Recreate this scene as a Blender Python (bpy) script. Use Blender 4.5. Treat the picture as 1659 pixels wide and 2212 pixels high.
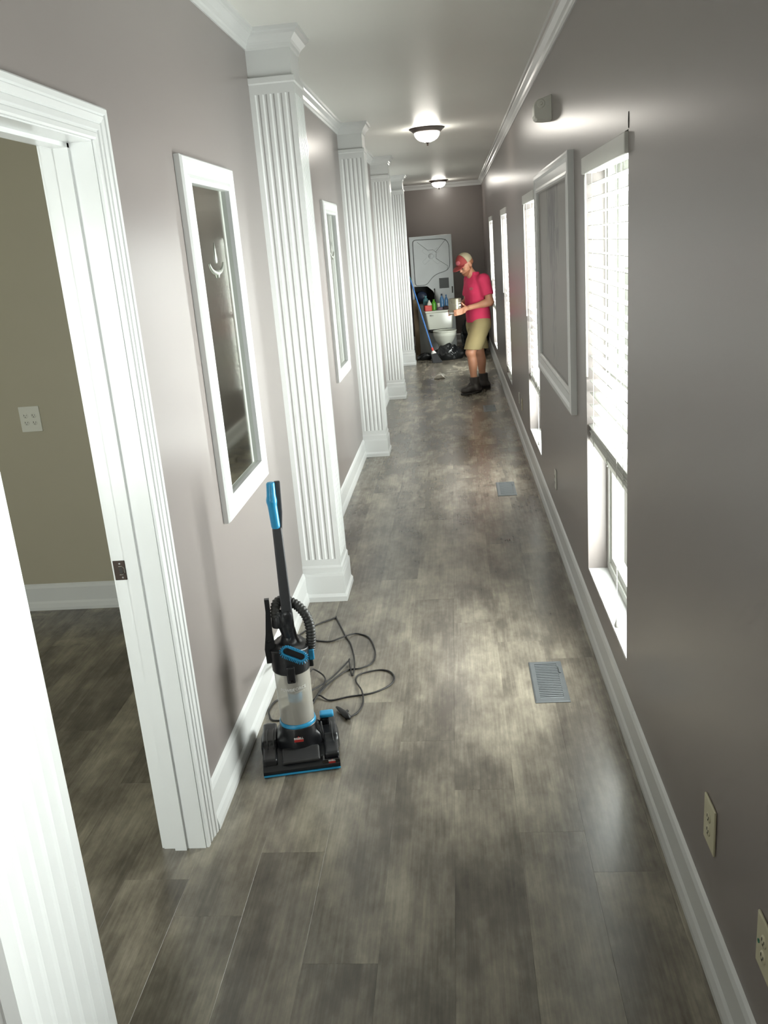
import bpy, bmesh, math, random
import numpy as np
from mathutils import Matrix, Vector
for o in list(bpy.data.objects): bpy.data.objects.remove(o, do_unlink=True)
random.seed(7)
SC = bpy.context.scene
C = SC.collection
PI = math.pi

# ------------------------------------------------------------------ camera
cam_d = bpy.data.cameras.new('camera'); cam = bpy.data.objects.new('camera', cam_d); C.objects.link(cam)
cam_d.sensor_fit = 'VERTICAL'; cam_d.sensor_height = 36.0; cam_d.sensor_width = 27.0
cam_d.lens = 1883.98 / 2212 * 36.0; cam_d.clip_start = 0.03; cam_d.clip_end = 200
cr = Vector((0.9942216, 0.07425589, -0.07752079)); cu = Vector((0.0522133, 0.29645642, 0.95361804)); cf = Vector((-0.09379329, 0.95215527, -0.29086623))
cam.matrix_world = Matrix(((cr.x, cu.x, -cf.x, 0), (cr.y, cu.y, -cf.y, 0), (cr.z, cu.z, -cf.z, 1.9), (0, 0, 0, 1)))
SC.camera = cam

# ------------------------------------------------------------------ sky, exposure
SKY = 2.0
LAMP = 62.0
w = bpy.data.worlds.new('overcast'); SC.world = w; w.use_nodes = True
bg = w.node_tree.nodes['Background']; bg.inputs[0].default_value = (0.97, 1.0, 0.97, 1); bg.inputs[1].default_value = SKY
SC.view_settings.view_transform = 'Standard'; SC.view_settings.look = 'None'
SC.view_settings.exposure = -0.40; SC.view_settings.gamma = 1.0; SC.view_settings.use_curve_mapping = False
try:
    SC.cycles.diffuse_bounces = 3; SC.cycles.glossy_bounces = 2; SC.cycles.max_bounces = 5; SC.cycles.transparent_max_bounces = 8
    SC.cycles.sample_clamp_indirect = 2.5
    SC.cycles.use_adaptive_sampling = True; SC.cycles.adaptive_threshold = 0.08; SC.cycles.adaptive_min_samples = 12
    SC.cycles.use_denoising = True; SC.cycles.caustics_reflective = False
except Exception: pass

# ------------------------------------------------------------------ measures of the place (metres)
XL, XR = -0.936, 0.587          # hall walls
ZC = 2.925                      # ceiling
YE, YB = 17.2, -1.6             # far end, end behind the photographer
WY = [(-0.24, 0.76), (3.115, 4.105), (6.475, 7.465), (9.84, 10.83), (13.19, 14.18)]
WZ0, WZ1 = 0.295, 2.2
WT = 0.17                       # outer wall thickness
DY0, DY1, DZ = 1.63, 2.433, 2.225   # doorway opening
XLB = -1.077                    # room side of the left wall
RBY = 4.612                     # back wall of the side room
DAY = 215.0
def daylight(loc, rot, sx, sy, k=1.0):     # overcast daylight arriving at a window opening
    ld = bpy.data.lights.new('window_daylight', 'AREA'); ld.shape = 'RECTANGLE'; ld.size = sx; ld.size_y = sy; ld.energy = k * DAY * sx * sy / 1.9; ld.color = (0.97, 1.0, 0.97)
    lo = bpy.data.objects.new('window_daylight', ld); C.objects.link(lo); lo.location = loc; lo.rotation_euler = rot
for (a, b) in WY: daylight((XR + WT + 0.03, (a + b) / 2, (WZ0 + WZ1) / 2), (PI / 2, 0, PI / 2), b - a, WZ1 - WZ0)
daylight((-1.95, -0.33, 1.35), (PI / 2, 0, 0), 1.1, 1.5, 0.5)

# ------------------------------------------------------------------ materials
def srgb(r, g, b):
    f = lambda c: (c / 255 / 12.92) if c / 255 <= 0.04045 else ((c / 255 + 0.055) / 1.055) ** 2.4
    return (f(r), f(g), f(b), 1)
MATS = {}
def mat(name, col, rough=0.5, metal=0.0, bump=0.0, bscale=80.0, var=0.0, vscale=4.0, coat=0.0, spec=0.5, stretch=(1, 1, 1)):
    m = bpy.data.materials.new(name); m.use_nodes = True; nt = m.node_tree; p = nt.nodes['Principled BSDF']
    p.inputs['Base Color'].default_value = col; p.inputs['Roughness'].default_value = rough; p.inputs['Metallic'].default_value = metal
    p.inputs['Specular IOR Level'].default_value = spec
    if coat: p.inputs['Coat Weight'].default_value = coat; p.inputs['Coat Roughness'].default_value = 0.08
    tc = nt.nodes.new('ShaderNodeTexCoord'); mp = nt.nodes.new('ShaderNodeMapping'); mp.inputs['Scale'].default_value = stretch
    nt.links.new(tc.outputs['Object'], mp.inputs[0])
    n = nt.nodes.new('ShaderNodeTexNoise'); n.inputs['Scale'].default_value = vscale; n.inputs['Detail'].default_value = 1.0
    nt.links.new(mp.outputs[0], n.inputs[0])
    mx = nt.nodes.new('ShaderNodeMix'); mx.data_type = 'RGBA'; mx.blend_type = 'MULTIPLY'; mx.inputs[0].default_value = 1
    rp = nt.nodes.new('ShaderNodeMapRange'); rp.inputs[3].default_value = 1 - var; rp.inputs[4].default_value = 1 + var
    nt.links.new(n.outputs[0], rp.inputs[0]); mx.inputs[6].default_value = col; nt.links.new(rp.outputs[0], mx.inputs[7])
    nt.links.new(mx.outputs[2], p.inputs['Base Color'])
    if bump:
        n2 = nt.nodes.new('ShaderNodeTexNoise'); n2.inputs['Scale'].default_value = bscale; n2.inputs['Detail'].default_value = 3
        nt.links.new(mp.outputs[0], n2.inputs[0])
        bp = nt.nodes.new('ShaderNodeBump'); bp.inputs['Strength'].default_value = bump; bp.inputs['Distance'].default_value = 0.003
        nt.links.new(n2.outputs[0], bp.inputs['Height']); nt.links.new(bp.outputs[0], p.inputs['Normal'])
    MATS[name] = m; return m
def emis(name, col, s):
    m = bpy.data.materials.new(name); m.use_nodes = True; nt = m.node_tree; p = nt.nodes['Principled BSDF']
    p.inputs['Base Color'].default_value = (0.9, 0.88, 0.84, 1); p.inputs['Emission Color'].default_value = col; p.inputs['Emission Strength'].default_value = s
    p.inputs['Roughness'].default_value = 0.25
    MATS[name] = m; return m
def seethrough(name, col, amount, rough=0.05):
    """thin clear sheet: mix of transparent and principled"""
    m = bpy.data.materials.new(name); m.use_nodes = True; nt = m.node_tree; p = nt.nodes['Principled BSDF']
    p.inputs['Base Color'].default_value = col; p.inputs['Roughness'].default_value = rough
    t = nt.nodes.new('ShaderNodeBsdfTransparent'); t.inputs[0].default_value = (0.97, 0.985, 0.975, 1)
    mx = nt.nodes.new('ShaderNodeMixShader'); mx.inputs[0].default_value = amount
    nt.links.new(t.outputs[0], mx.inputs[1]); nt.links.new(p.outputs[0], mx.inputs[2])
    nt.links.new(mx.outputs[0], nt.nodes['Material Output'].inputs[0])
    MATS[name] = m; return m
def pane_glass(name):
    m = bpy.data.materials.new(name); m.use_nodes = True; nt = m.node_tree; nt.nodes.remove(nt.nodes['Principled BSDF'])
    t = nt.nodes.new('ShaderNodeBsdfTransparent'); t.inputs[0].default_value = (0.95, 0.97, 0.96, 1)
    g = nt.nodes.new('ShaderNodeBsdfGlossy'); g.inputs['Roughness'].default_value = 0.02
    fr = nt.nodes.new('ShaderNodeFresnel'); fr.inputs[0].default_value = 1.5
    ge = nt.nodes.new('ShaderNodeNewGeometry'); mr = nt.nodes.new('ShaderNodeMapRange'); mr.inputs[3].default_value = 1.5; mr.inputs[4].default_value = 1 / 1.5
    nt.links.new(ge.outputs['Backfacing'], mr.inputs[0]); nt.links.new(mr.outputs[0], fr.inputs[0])
    mx = nt.nodes.new('ShaderNodeMixShader')
    nt.links.new(fr.outputs[0], mx.inputs[0]); nt.links.new(t.outputs[0], mx.inputs[1]); nt.links.new(g.outputs[0], mx.inputs[2])
    nt.links.new(mx.outputs[0], nt.nodes['Material Output'].inputs[0]); MATS[name] = m; return m
def slat_mat(name):
    m = bpy.data.materials.new(name); m.use_nodes = True; nt = m.node_tree; p = nt.nodes['Principled BSDF']
    p.inputs['Base Color'].default_value = (0.92, 0.92, 0.89, 1); p.inputs['Roughness'].default_value = 0.35
    t = nt.nodes.new('ShaderNodeBsdfTranslucent'); t.inputs[0].default_value = (0.9, 0.9, 0.86, 1)
    mx = nt.nodes.new('ShaderNodeMixShader'); mx.inputs[0].default_value = 0.30
    nt.links.new(p.outputs[0], mx.inputs[1]); nt.links.new(t.outputs[0], mx.inputs[2])
    nt.links.new(mx.outputs[0], nt.nodes['Material Output'].inputs[0]); MATS[name] = m; return m
def wood_floor(name):
    m = bpy.data.materials.new(name); m.use_nodes = True; nt = m.node_tree; N = nt.nodes; L = nt.links; p = N['Principled BSDF']
    tc = N.new('ShaderNodeTexCoord'); oi = N.new('ShaderNodeObjectInfo')
    wv = N.new('ShaderNodeMath'); wv.operation = 'MULTIPLY'; wv.inputs[1].default_value = 61.0; L.new(oi.outputs['Random'], wv.inputs[0])
    def noise(sx, sy, sc, det, rough=0.6, dist=0.0):
        mp = N.new('ShaderNodeMapping'); mp.inputs['Scale'].default_value = (sx, sy, 1); L.new(tc.outputs['Object'], mp.inputs[0])
        n = N.new('ShaderNodeTexNoise'); n.noise_dimensions = '4D'; n.inputs['Scale'].default_value = sc; n.inputs['Detail'].default_value = det
        n.inputs['Roughness'].default_value = rough; n.inputs['Distortion'].default_value = dist
        L.new(mp.outputs[0], n.inputs[0]); L.new(wv.outputs[0], n.inputs['W']); return n
    big = noise(1.0, 0.45, 5.5, 1.0, 0.5, 0.0)
    grain = noise(1.0, 0.035, 110.0, 2, 0.6)
    mid = noise(1.0, 0.20, 15.0, 2.0, 0.55, 0.0)
    def scale(a, s):
        q = N.new('ShaderNodeMath'); q.operation = 'MULTIPLY'; q.inputs[1].default_value = s; L.new(a, q.inputs[0]); return q.outputs[0]
    def add(a, b):
        q = N.new('ShaderNodeMath'); q.operation = 'ADD'; L.new(a, q.inputs[0]); L.new(b, q.inputs[1]); return q.outputs[0]
    gp = N.new('ShaderNodeNewGeometry'); gm = N.new('ShaderNodeMapping'); gm.inputs['Scale'].default_value = (1, 0.6, 1); L.new(gp.outputs['Position'], gm.inputs[0])
    wide = N.new('ShaderNodeTexNoise'); wide.inputs['Scale'].default_value = 4.2; wide.inputs['Detail'].default_value = 3; wide.inputs['Roughness'].default_value = 0.62; L.new(gm.outputs[0], wide.inputs[0])
    smudge = noise(1.0, 0.45, 34.0, 3, 0.65, 0.0)
    s = add(add(add(scale(big.outputs[0], 0.26), scale(grain.outputs[0], 0.13)), add(scale(mid.outputs[0], 0.16), scale(smudge.outputs[0], 0.15))), scale(wide.outputs[0], 0.30))
    tint = N.new('ShaderNodeMapRange'); tint.inputs[3].default_value = -0.022; tint.inputs[4].default_value = 0.022; L.new(oi.outputs['Random'], tint.inputs[0])
    s = add(s, tint.outputs[0])
    cr_ = N.new('ShaderNodeValToRGB'); e = cr_.color_ramp.elements
    e[0].position = 0.38; e[0].color = srgb(74, 68, 60); e[1].position = 0.63; e[1].color = srgb(162, 155, 138)
    a = e.new(0.46); a.color = srgb(98, 92, 82); b = e.new(0.53); b.color = srgb(126, 119, 106)
    L.new(s, cr_.inputs[0]); L.new(cr_.outputs[0], p.inputs['Base Color'])
    p.inputs['Roughness'].default_value = 0.27
    p.inputs['Specular IOR Level'].default_value = 0.8
    MATS[name] = m; return m
def print_mat(name):
    """flat print: grey ground with dark, vertical tree-like strokes"""
    m = bpy.data.materials.new(name); m.use_nodes = True; nt = m.node_tree; N = nt.nodes; L = nt.links; p = N['Principled BSDF']
    tc = N.new('ShaderNodeTexCoord'); mp = N.new('ShaderNodeMapping'); mp.inputs['Scale'].default_value = (1, 4.5, 1.5); L.new(tc.outputs['Object'], mp.inputs[0])
    n = N.new('ShaderNodeTexNoise'); n.inputs['Scale'].default_value = 3.2; n.inputs['Detail'].default_value = 7; n.inputs['Distortion'].default_value = 1.5; L.new(mp.outputs[0], n.inputs[0])
    sp = N.new('ShaderNodeSeparateXYZ'); L.new(tc.outputs['Object'], sp.inputs[0])
    def ramp(sock, a, b, c, d):
        q = N.new('ShaderNodeMapRange'); q.inputs[1].default_value = a; q.inputs[2].default_value = b; q.inputs[3].default_value = c; q.inputs[4].default_value = d; L.new(sock, q.inputs[0]); return q.outputs[0]
    ab = N.new('ShaderNodeMath'); ab.operation = 'ABSOLUTE'; L.new(sp.outputs[1], ab.inputs[0])
    band = ramp(ab.outputs[0], 0.05, 0.48, 0.16, -0.2)
    up = ramp(sp.outputs[2], -0.55, 0.45, -0.14, 0.16)
    s1 = N.new('ShaderNodeMath'); s1.operation = 'ADD'; L.new(band, s1.inputs[0]); L.new(up, s1.inputs[1])
    s2 = N.new('ShaderNodeMath'); s2.operation = 'ADD'; L.new(s1.outputs[0], s2.inputs[0]); L.new(n.outputs[0], s2.inputs[1])
    cr_ = N.new('ShaderNodeValToRGB'); e = cr_.color_ramp.elements; e[0].position = 0.55; e[0].color = srgb(132, 127, 122); e[1].position = 0.8; e[1].color = srgb(74, 71, 68)
    L.new(s2.outputs[0], cr_.inputs[0]); L.new(cr_.outputs[0], p.inputs['Base Color']); p.inputs['Roughness'].default_value = 0.4
    MATS[name] = m; return m
mat('wall', srgb(138, 131, 128), 0.29, var=0.02, vscale=3)
mat('room_wall', srgb(182, 176, 156), 0.4, var=0.02)
mat('ceiling', srgb(246, 246, 240), 0.42, var=0.02, vscale=2)
mat('trim', srgb(224, 226, 225), 0.26, var=0.015, vscale=6)
mat('vinyl', srgb(232, 234, 228), 0.35, var=0.02)
mat('subfloor', srgb(52, 47, 42), 0.8, var=0.1)
wood_floor('floor_wood')
slat_mat('slat'); pane_glass('glass'); print_mat('art_print')
mat('cord_white', srgb(226, 226, 220), 0.6, var=0.05, vscale=60)
mat('clear_plastic', srgb(205, 205, 200), 0.2, var=0.1, vscale=40)
mat('bronze', srgb(58, 48, 42), 0.38, metal=0.6, var=0.15, vscale=20)
emis('lamp_glass', (1.0, 0.95, 0.86, 1), LAMP)
mat('mirror', (0.78, 0.83, 0.74, 1), 0.05, metal=1.0, var=0.04, vscale=3)
mat('silvered', (0.50, 0.52, 0.47, 1), 0.35, metal=0.5, var=0.05)
mat('plate_white', srgb(222, 222, 212), 0.4, var=0.02)
mat('plate_cream', srgb(205, 200, 172), 0.4, var=0.03)
mat('slot_dark', srgb(40, 38, 34), 0.6, var=0.05)
mat('brass', srgb(190, 155, 90), 0.35, metal=0.8, var=0.05)
mat('green_dot', srgb(40, 120, 95), 0.4, var=0.05)
mat('steel', srgb(150, 150, 150), 0.35, metal=0.9, var=0.08, vscale=12)
mat('vent', srgb(96, 100, 102), 0.42, metal=0.35, var=0.12, vscale=25)
mat('duct', srgb(26, 27, 28), 0.7, var=0.1)
mat('black_plastic', srgb(27, 28, 31), 0.36, var=0.15, vscale=18, bump=0.03)
mat('gloss_black', srgb(14, 14, 17), 0.10, var=0.05, coat=0.6)
mat('dusty_black', srgb(47, 47, 48), 0.5, var=0.35, vscale=14)
mat('pole_grey', srgb(58, 59, 62), 0.42, var=0.08)
mat('vac_blue', srgb(40, 142, 188), 0.33, var=0.05)
seethrough('canister', (0.64, 0.61, 0.54, 1), 0.55, 0.10)
mat('filter_grey', srgb(70, 72, 78), 0.7, var=0.1)
mat('logo_red', srgb(165, 38, 34), 0.4, var=0.03)
mat('print_white', srgb(232, 232, 230), 0.5, var=0.02)
mat('rubber', srgb(34, 33, 33), 0.55, var=0.1)
mat('hose', srgb(40, 40, 38), 0.5, var=0.15, vscale=40)
mat('skin', srgb(178, 126, 98), 0.5, var=0.06, vscale=12)
mat('shirt', srgb(196, 46, 86), 0.8, var=0.10, vscale=9, bump=0.5, bscale=14)
mat('shorts', srgb(148, 134, 95), 0.85, var=0.08, vscale=9, bump=0.4, bscale=16)
mat('boots', srgb(50, 45, 42), 0.6, var=0.15, vscale=25)
mat('sole', srgb(34, 31, 29), 0.7, var=0.1)
mat('cap_red', srgb(132, 46, 44), 0.8, var=0.08, vscale=30)
mat('cap_tan', srgb(158, 146, 120), 0.85, var=0.1, vscale=40, bump=0.3, bscale=300)
mat('beard', srgb(132, 84, 58), 0.85, var=0.2, vscale=60)
mat('emblem', srgb(170, 84, 92), 0.7, var=0.1)
mat('eye', srgb(40, 30, 24), 0.25, var=0.02)
mat('tin', srgb(128, 124, 108), 0.33, metal=0.55, var=0.12, vscale=14)
mat('porcelain', srgb(224, 226, 214), 0.12, var=0.02)
mat('enamel', srgb(196, 200, 200), 0.4, var=0.06, vscale=6)
mat('enamel_groove', srgb(72, 74, 74), 0.5, var=0.1)
mat('chrome', srgb(205, 205, 205), 0.12, metal=1.0, var=0.02)
mat('bag_black', srgb(22, 24, 25), 0.26, var=0.2, vscale=10, bump=1.0, bscale=22)
mat('broom_blue', srgb(62, 112, 176), 0.4, var=0.05)
mat('broom_red', srgb(196, 52, 44), 0.4, var=0.05)
mat('bristle_black', srgb(30, 30, 32), 0.8, var=0.3, vscale=60)
mat('red_pack', srgb(192, 48, 36), 0.45, var=0.1, vscale=20)
mat('green_bottle', srgb(78, 150, 34), 0.3, var=0.1)
mat('blue_bottle', srgb(70, 116, 160), 0.2, var=0.1)
mat('teal_bottle', srgb(62, 112, 120), 0.3, var=0.1)
mat('purple_cloth', srgb(120, 104, 118), 0.85, var=0.1, vscale=20)
mat('dark_cloth', srgb(62, 48, 50), 0.85, var=0.15, vscale=20)
mat('navy_plastic', srgb(36, 48, 70), 0.45, var=0.1)
mat('board_brown', srgb(104, 88, 66), 0.7, var=0.2, vscale=8, stretch=(8, 8, 1))
mat('paper', srgb(222, 218, 206), 0.8, var=0.06, vscale=30)
mat('ground_out', srgb(196, 196, 186), 0.9, var=0.1, vscale=1)
mat('siding', srgb(215, 215, 210), 0.6, var=0.03)

# ------------------------------------------------------------------ helpers
def link(name, me, m, parent=None, loc=(0, 0, 0), rot=(0, 0, 0), smooth=False):
    o = bpy.data.objects.new(name, me); C.objects.link(o)
    if m is not None and not me.materials: me.materials.append(MATS[m])
    if parent is not None: o.parent = parent
    o.location = loc; o.rotation_euler = rot
    if smooth:
        for p in me.polygons: p.use_smooth = True
    return o
def tag(o, label=None, cat=None, group=None, kind=None):
    if label: o['label'] = label
    if cat: o['category'] = cat
    if group: o['group'] = group
    if kind: o['kind'] = kind
    return o
def thing(name, label, cat, loc=(0, 0, 0), rz=0.0, group=None):
    o = bpy.data.objects.new(name, None); C.objects.link(o); o.location = loc; o.rotation_euler = (0, 0, rz); o.empty_display_size = 0.05
    return tag(o, label, cat, group)
def copy_tree(o, parent=None):
    c = o.copy(); C.objects.link(c); c.parent = parent
    for ch in o.children: copy_tree(ch, c)
    return c
class MB:
    def __init__(s): s.v = []; s.f = []
    def add(s, v, f):
        n = len(s.v); s.v += [tuple(map(float, p)) for p in v]; s.f += [tuple(i + n for i in q) for q in f]; return s
    def box(s, x0, x1, y0, y1, z0, z1):
        return s.add([(x0, y0, z0), (x1, y0, z0), (x1, y1, z0), (x0, y1, z0), (x0, y0, z1), (x1, y0, z1), (x1, y1, z1), (x0, y1, z1)],
                     [(0, 3, 2, 1), (4, 5, 6, 7), (0, 1, 5, 4), (1, 2, 6, 5), (2, 3, 7, 6), (3, 0, 4, 7)])
    def cbox(s, x0, x1, y0, y1, z0, z1, c=0.004):
        """box with all edges chamfered"""
        bm = bmesh.new(); bmesh.ops.create_cube(bm, size=1.0)
        for v in bm.verts: v.co = Vector(((x0 + x1) / 2 + v.co.x * (x1 - x0), (y0 + y1) / 2 + v.co.y * (y1 - y0), (z0 + z1) / 2 + v.co.z * (z1 - z0)))
        bmesh.ops.bevel(bm, geom=list(bm.edges), offset=c, segments=2, affect='EDGES', profile=0.5)
        bm.verts.index_update(); s.add([v.co[:] for v in bm.verts], [[v.index for v in f.verts] for f in bm.faces]); bm.free(); return s
    def prism(s, prof, fn):
        """closed profile (2D, ccw) swept through stations fn = list of callables (a,b)->xyz"""
        n = len(prof); vs = []
        for g in fn: vs += [g(a, b) for a, b in prof]
        fs = []
        for k in range(len(fn) - 1):
            for i in range(n):
                j = (i + 1) % n; fs.append((k * n + i, k * n + j, (k + 1) * n + j, (k + 1) * n + i))
        fs.append(tuple(range(n - 1, -1, -1))); fs.append(tuple((len(fn) - 1) * n + i for i in range(n)))
        return s.add(vs, fs)
    def tube(s, pts, r, n=8, smoothn=0, closed=False):
        P = [Vector(p) for p in pts]
        rs = list(r) if hasattr(r, '__len__') else [r] * len(P)
        if smoothn: P, rs = spline(P, rs, smoothn)
        vs = []; fs = []; up = Vector((0, 0, 1)); last = None
        for i, p in enumerate(P):
            d = (P[min(i + 1, len(P) - 1)] - P[max(i - 1, 0)])
            d = d.normalized() if d.length > 1e-9 else Vector((0, 0, 1))
            if last is None:
                a = d.orthogonal().normalized()
            else:
                a = last - d * last.dot(d); a = a.normalized() if a.length > 1e-6 else d.orthogonal().normalized()
            last = a; b = d.cross(a)
            for k in range(n):
                t = 2 * PI * k / n; vs.append(p + (a * math.cos(t) + b * math.sin(t)) * rs[i])
        for i in range(len(P) - 1):
            for k in range(n):
                j = (k + 1) % n; fs.append((i * n + k, i * n + j, (i + 1) * n + j, (i + 1) * n + k))
        fs.append(tuple(range(n - 1, -1, -1))); fs.append(tuple((len(P) - 1) * n + k for k in range(n)))
        return s.add(vs, fs)
    def lathe(s, prof, c=(0, 0, 0), n=28, sx=1.0, sy=1.0):
        vs = []; fs = []; m = len(prof)
        for k in range(n):
            t = 2 * PI * k / n
            for r, z in prof: vs.append((c[0] + r * math.cos(t) * sx, c[1] + r * math.sin(t) * sy, c[2] + z))
        for k in range(n):
            j = (k + 1) % n
            for i in range(m - 1): fs.append((k * m + i, j * m + i, j * m + i + 1, k * m + i + 1))
        return s.add(vs, fs)
    def mesh(s, name):
        me = bpy.data.meshes.new(name); me.from_pydata(s.v, [], s.f)
        bm = bmesh.new(); bm.from_mesh(me); bmesh.ops.remove_doubles(bm, verts=bm.verts, dist=1e-6); bmesh.ops.recalc_face_normals(bm, faces=bm.faces)
        bm.to_mesh(me); bm.free(); me.validate(); return me
    def build(s, name, m, parent=None, smooth=False, loc=(0, 0, 0), rot=(0, 0, 0), auto=None):
        me = s.mesh(name); o = link(name, me, m, parent, loc, rot, smooth)
        if smooth and auto: sharp(me, auto)
        return o
def sharp(me, deg):
    bm = bmesh.new(); bm.from_mesh(me); a = math.radians(deg)
    for e in bm.edges: e.smooth = len(e.link_faces) == 2 and e.calc_face_angle(0) < a
    for f in bm.faces: f.smooth = True
    bm.to_mesh(me); bm.free()
def spline(P, rs, k):
    out = []; ro = []
    for i in range(len(P) - 1):
        p0, p1, p2, p3 = P[max(i - 1, 0)], P[i], P[i + 1], P[min(i + 2, len(P) - 1)]
        for j in range(k):
            t = j / k; t2 = t * t; t3 = t2 * t
            out.append(0.5 * ((2 * p1) + (p2 - p0) * t + (2 * p0 - 5 * p1 + 4 * p2 - p3) * t2 + (3 * p1 - p0 - 3 * p2 + p3) * t3)); ro.append(rs[i] * (1 - t) + rs[i + 1] * t)
    out.append(P[-1]); ro.append(rs[-1]); return out, ro
def struct(o): o['kind'] = 'structure'; return o
def B(*a): return MB().box(*a)
def CB(*a, **k): return MB().cbox(*a, **k)

# --- implicit surfaces (smooth unions of tapered capsules, ellipsoids, boxes) meshed by surface nets
def cap(P, a, b, r0, r1):
    a = np.array(a, np.float32); b = np.array(b, np.float32); ab = b - a
    X, Y, Z = P
    t = np.clip(((X - a[0]) * ab[0] + (Y - a[1]) * ab[1] + (Z - a[2]) * ab[2]) / max(float(ab @ ab), 1e-9), 0, 1)
    return np.sqrt((X - a[0] - t * ab[0]) ** 2 + (Y - a[1] - t * ab[1]) ** 2 + (Z - a[2] - t * ab[2]) ** 2) - (r0 + (r1 - r0) * t)
def ell(P, c, r, M=None):
    X, Y, Z = P; x, y, z = X - c[0], Y - c[1], Z - c[2]
    if M is not None: x, y, z = M[0][0] * x + M[0][1] * y + M[0][2] * z, M[1][0] * x + M[1][1] * y + M[1][2] * z, M[2][0] * x + M[2][1] * y + M[2][2] * z
    k = np.sqrt((x / r[0]) ** 2 + (y / r[1]) ** 2 + (z / r[2]) ** 2)
    return (k - 1) * min(r)
def rbox(P, c, h, r):
    X, Y, Z = P; qx, qy, qz = np.abs(X - c[0]) - h[0] + r, np.abs(Y - c[1]) - h[1] + r, np.abs(Z - c[2]) - h[2] + r
    return np.sqrt(np.maximum(qx, 0) ** 2 + np.maximum(qy, 0) ** 2 + np.maximum(qz, 0) ** 2) + np.minimum(np.maximum(qx, np.maximum(qy, qz)), 0) - r
def smin(a, b, k):
    h = np.clip(0.5 + 0.5 * (b - a) / k, 0, 1); return b * (1 - h) + a * h - k * h * (1 - h)
def loft(P, tab):
    """stack of ellipses: rows z, half width y, half depth x, x offset"""
    X, Y, Z = P; z = [t[0] for t in tab]
    a = np.interp(Z, z, [t[1] for t in tab]); b = np.interp(Z, z, [t[2] for t in tab]); o = np.interp(Z, z, [t[3] for t in tab])
    k = np.sqrt(((X - o) / b) ** 2 + (Y / a) ** 2); d = (k - 1) * np.minimum(a, b)
    return np.maximum(np.maximum(d, Z - z[-1]), z[0] - Z)
def nets(name, fn, lo, hi, h, relax=1):
    n = [int(math.ceil((hi[i] - lo[i]) / h)) + 1 for i in range(3)]
    ax = [np.float32(lo[i]) + np.arange(n[i], dtype=np.float32) * np.float32(h) for i in range(3)]
    P = np.meshgrid(*ax, indexing='ij'); F = fn(P).astype(np.float32)
    ins = F < 0; nx, ny, nz = n
    cnt = np.zeros((nx - 1, ny - 1, nz - 1), np.int8)
    for dx in (0, 1):
        for dy in (0, 1):
            for dz in (0, 1): cnt += ins[dx:nx - 1 + dx, dy:ny - 1 + dy, dz:nz - 1 + dz]
    act = (cnt > 0) & (cnt < 8); I, J, K = np.nonzero(act); idx = -np.ones(act.shape, np.int64); idx[I, J, K] = np.arange(len(I))
    S = np.zeros((len(I), 3)); W = np.zeros(len(I))
    for a, (d1, d2) in ((0, (1, 2)), (1, (0, 2)), (2, (0, 1))):
        for u in (0, 1):
            for v in (0, 1):
                o0 = [0, 0, 0]; o0[d1] = u; o0[d2] = v; o1 = list(o0); o1[a] = 1
                f0 = F[I + o0[0], J + o0[1], K + o0[2]]; f1 = F[I + o1[0], J + o1[1], K + o1[2]]
                c = (f0 < 0) != (f1 < 0); t = np.where(c, f0 / np.where(c, f0 - f1, 1), 0)
                pt = np.array([o0], float).repeat(len(I), 0); pt[:, a] += t
                S += pt * c[:, None]; W += c
    V = S / W[:, None] + np.stack([I, J, K], 1); V = V * h + np.array(lo)
    quads = []
    for a, (d1, d2) in ((0, (1, 2)), (1, (2, 0)), (2, (0, 1))):
        sl0 = [slice(1, n[i] - 1) for i in range(3)]; sl1 = [slice(1, n[i] - 1) for i in range(3)]
        sl0[a] = slice(0, n[a] - 1); sl1[a] = slice(1, n[a])
        s0, s1 = ins[tuple(sl0)], ins[tuple(sl1)]
        E = np.argwhere(s0 != s1)
        if not len(E): continue
        flip = s0[E[:, 0], E[:, 1], E[:, 2]]
        off = np.ones(3, int); off[a] = 0; E = E + off
        def at(p, q):
            e = E.copy(); e[:, d1] -= p; e[:, d2] -= q; return idx[e[:, 0], e[:, 1], e[:, 2]]
        q = np.stack([at(1, 1), at(0, 1), at(0, 0), at(1, 0)], 1)
        q[~flip] = q[~flip][:, ::-1]; quads.append(q)
    Q = np.concatenate(quads)
    for _ in range(relax):
        A = np.zeros_like(V); D = np.zeros(len(V))
        for i in range(4):
            p, q = Q[:, i], Q[:, (i + 1) % 4]
            np.add.at(A, p, V[q]); np.add.at(D, p, 1); np.add.at(A, q, V[p]); np.add.at(D, q, 1)
        V = 0.5 * V + 0.5 * A / np.maximum(D, 1)[:, None]
    me = bpy.data.meshes.new(name); me.from_pydata(V.tolist(), [], Q.tolist()); me.validate()
    for p in me.polygons: p.use_smooth = True
    return me
def text_mesh(txt, size, fn, bold=0.0):
    """writing as a mesh; fn maps (x,y) of the flat text (centred) to xyz"""
    cu_ = bpy.data.curves.new('txt', 'FONT'); cu_.body = txt; cu_.size = size; cu_.align_x = 'CENTER'; cu_.align_y = 'CENTER'; cu_.resolution_u = 3; cu_.offset = bold
    o = bpy.data.objects.new('txt', cu_); C.objects.link(o); dg = bpy.context.evaluated_depsgraph_get(); dg.update()
    me = bpy.data.meshes.new_from_object(o.evaluated_get(dg)); bpy.data.objects.remove(o, do_unlink=True); bpy.data.curves.remove(cu_)
    for v in me.vertices: v.co = Vector(fn(v.co.x, v.co.y))
    me.materials.clear(); return me
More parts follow.
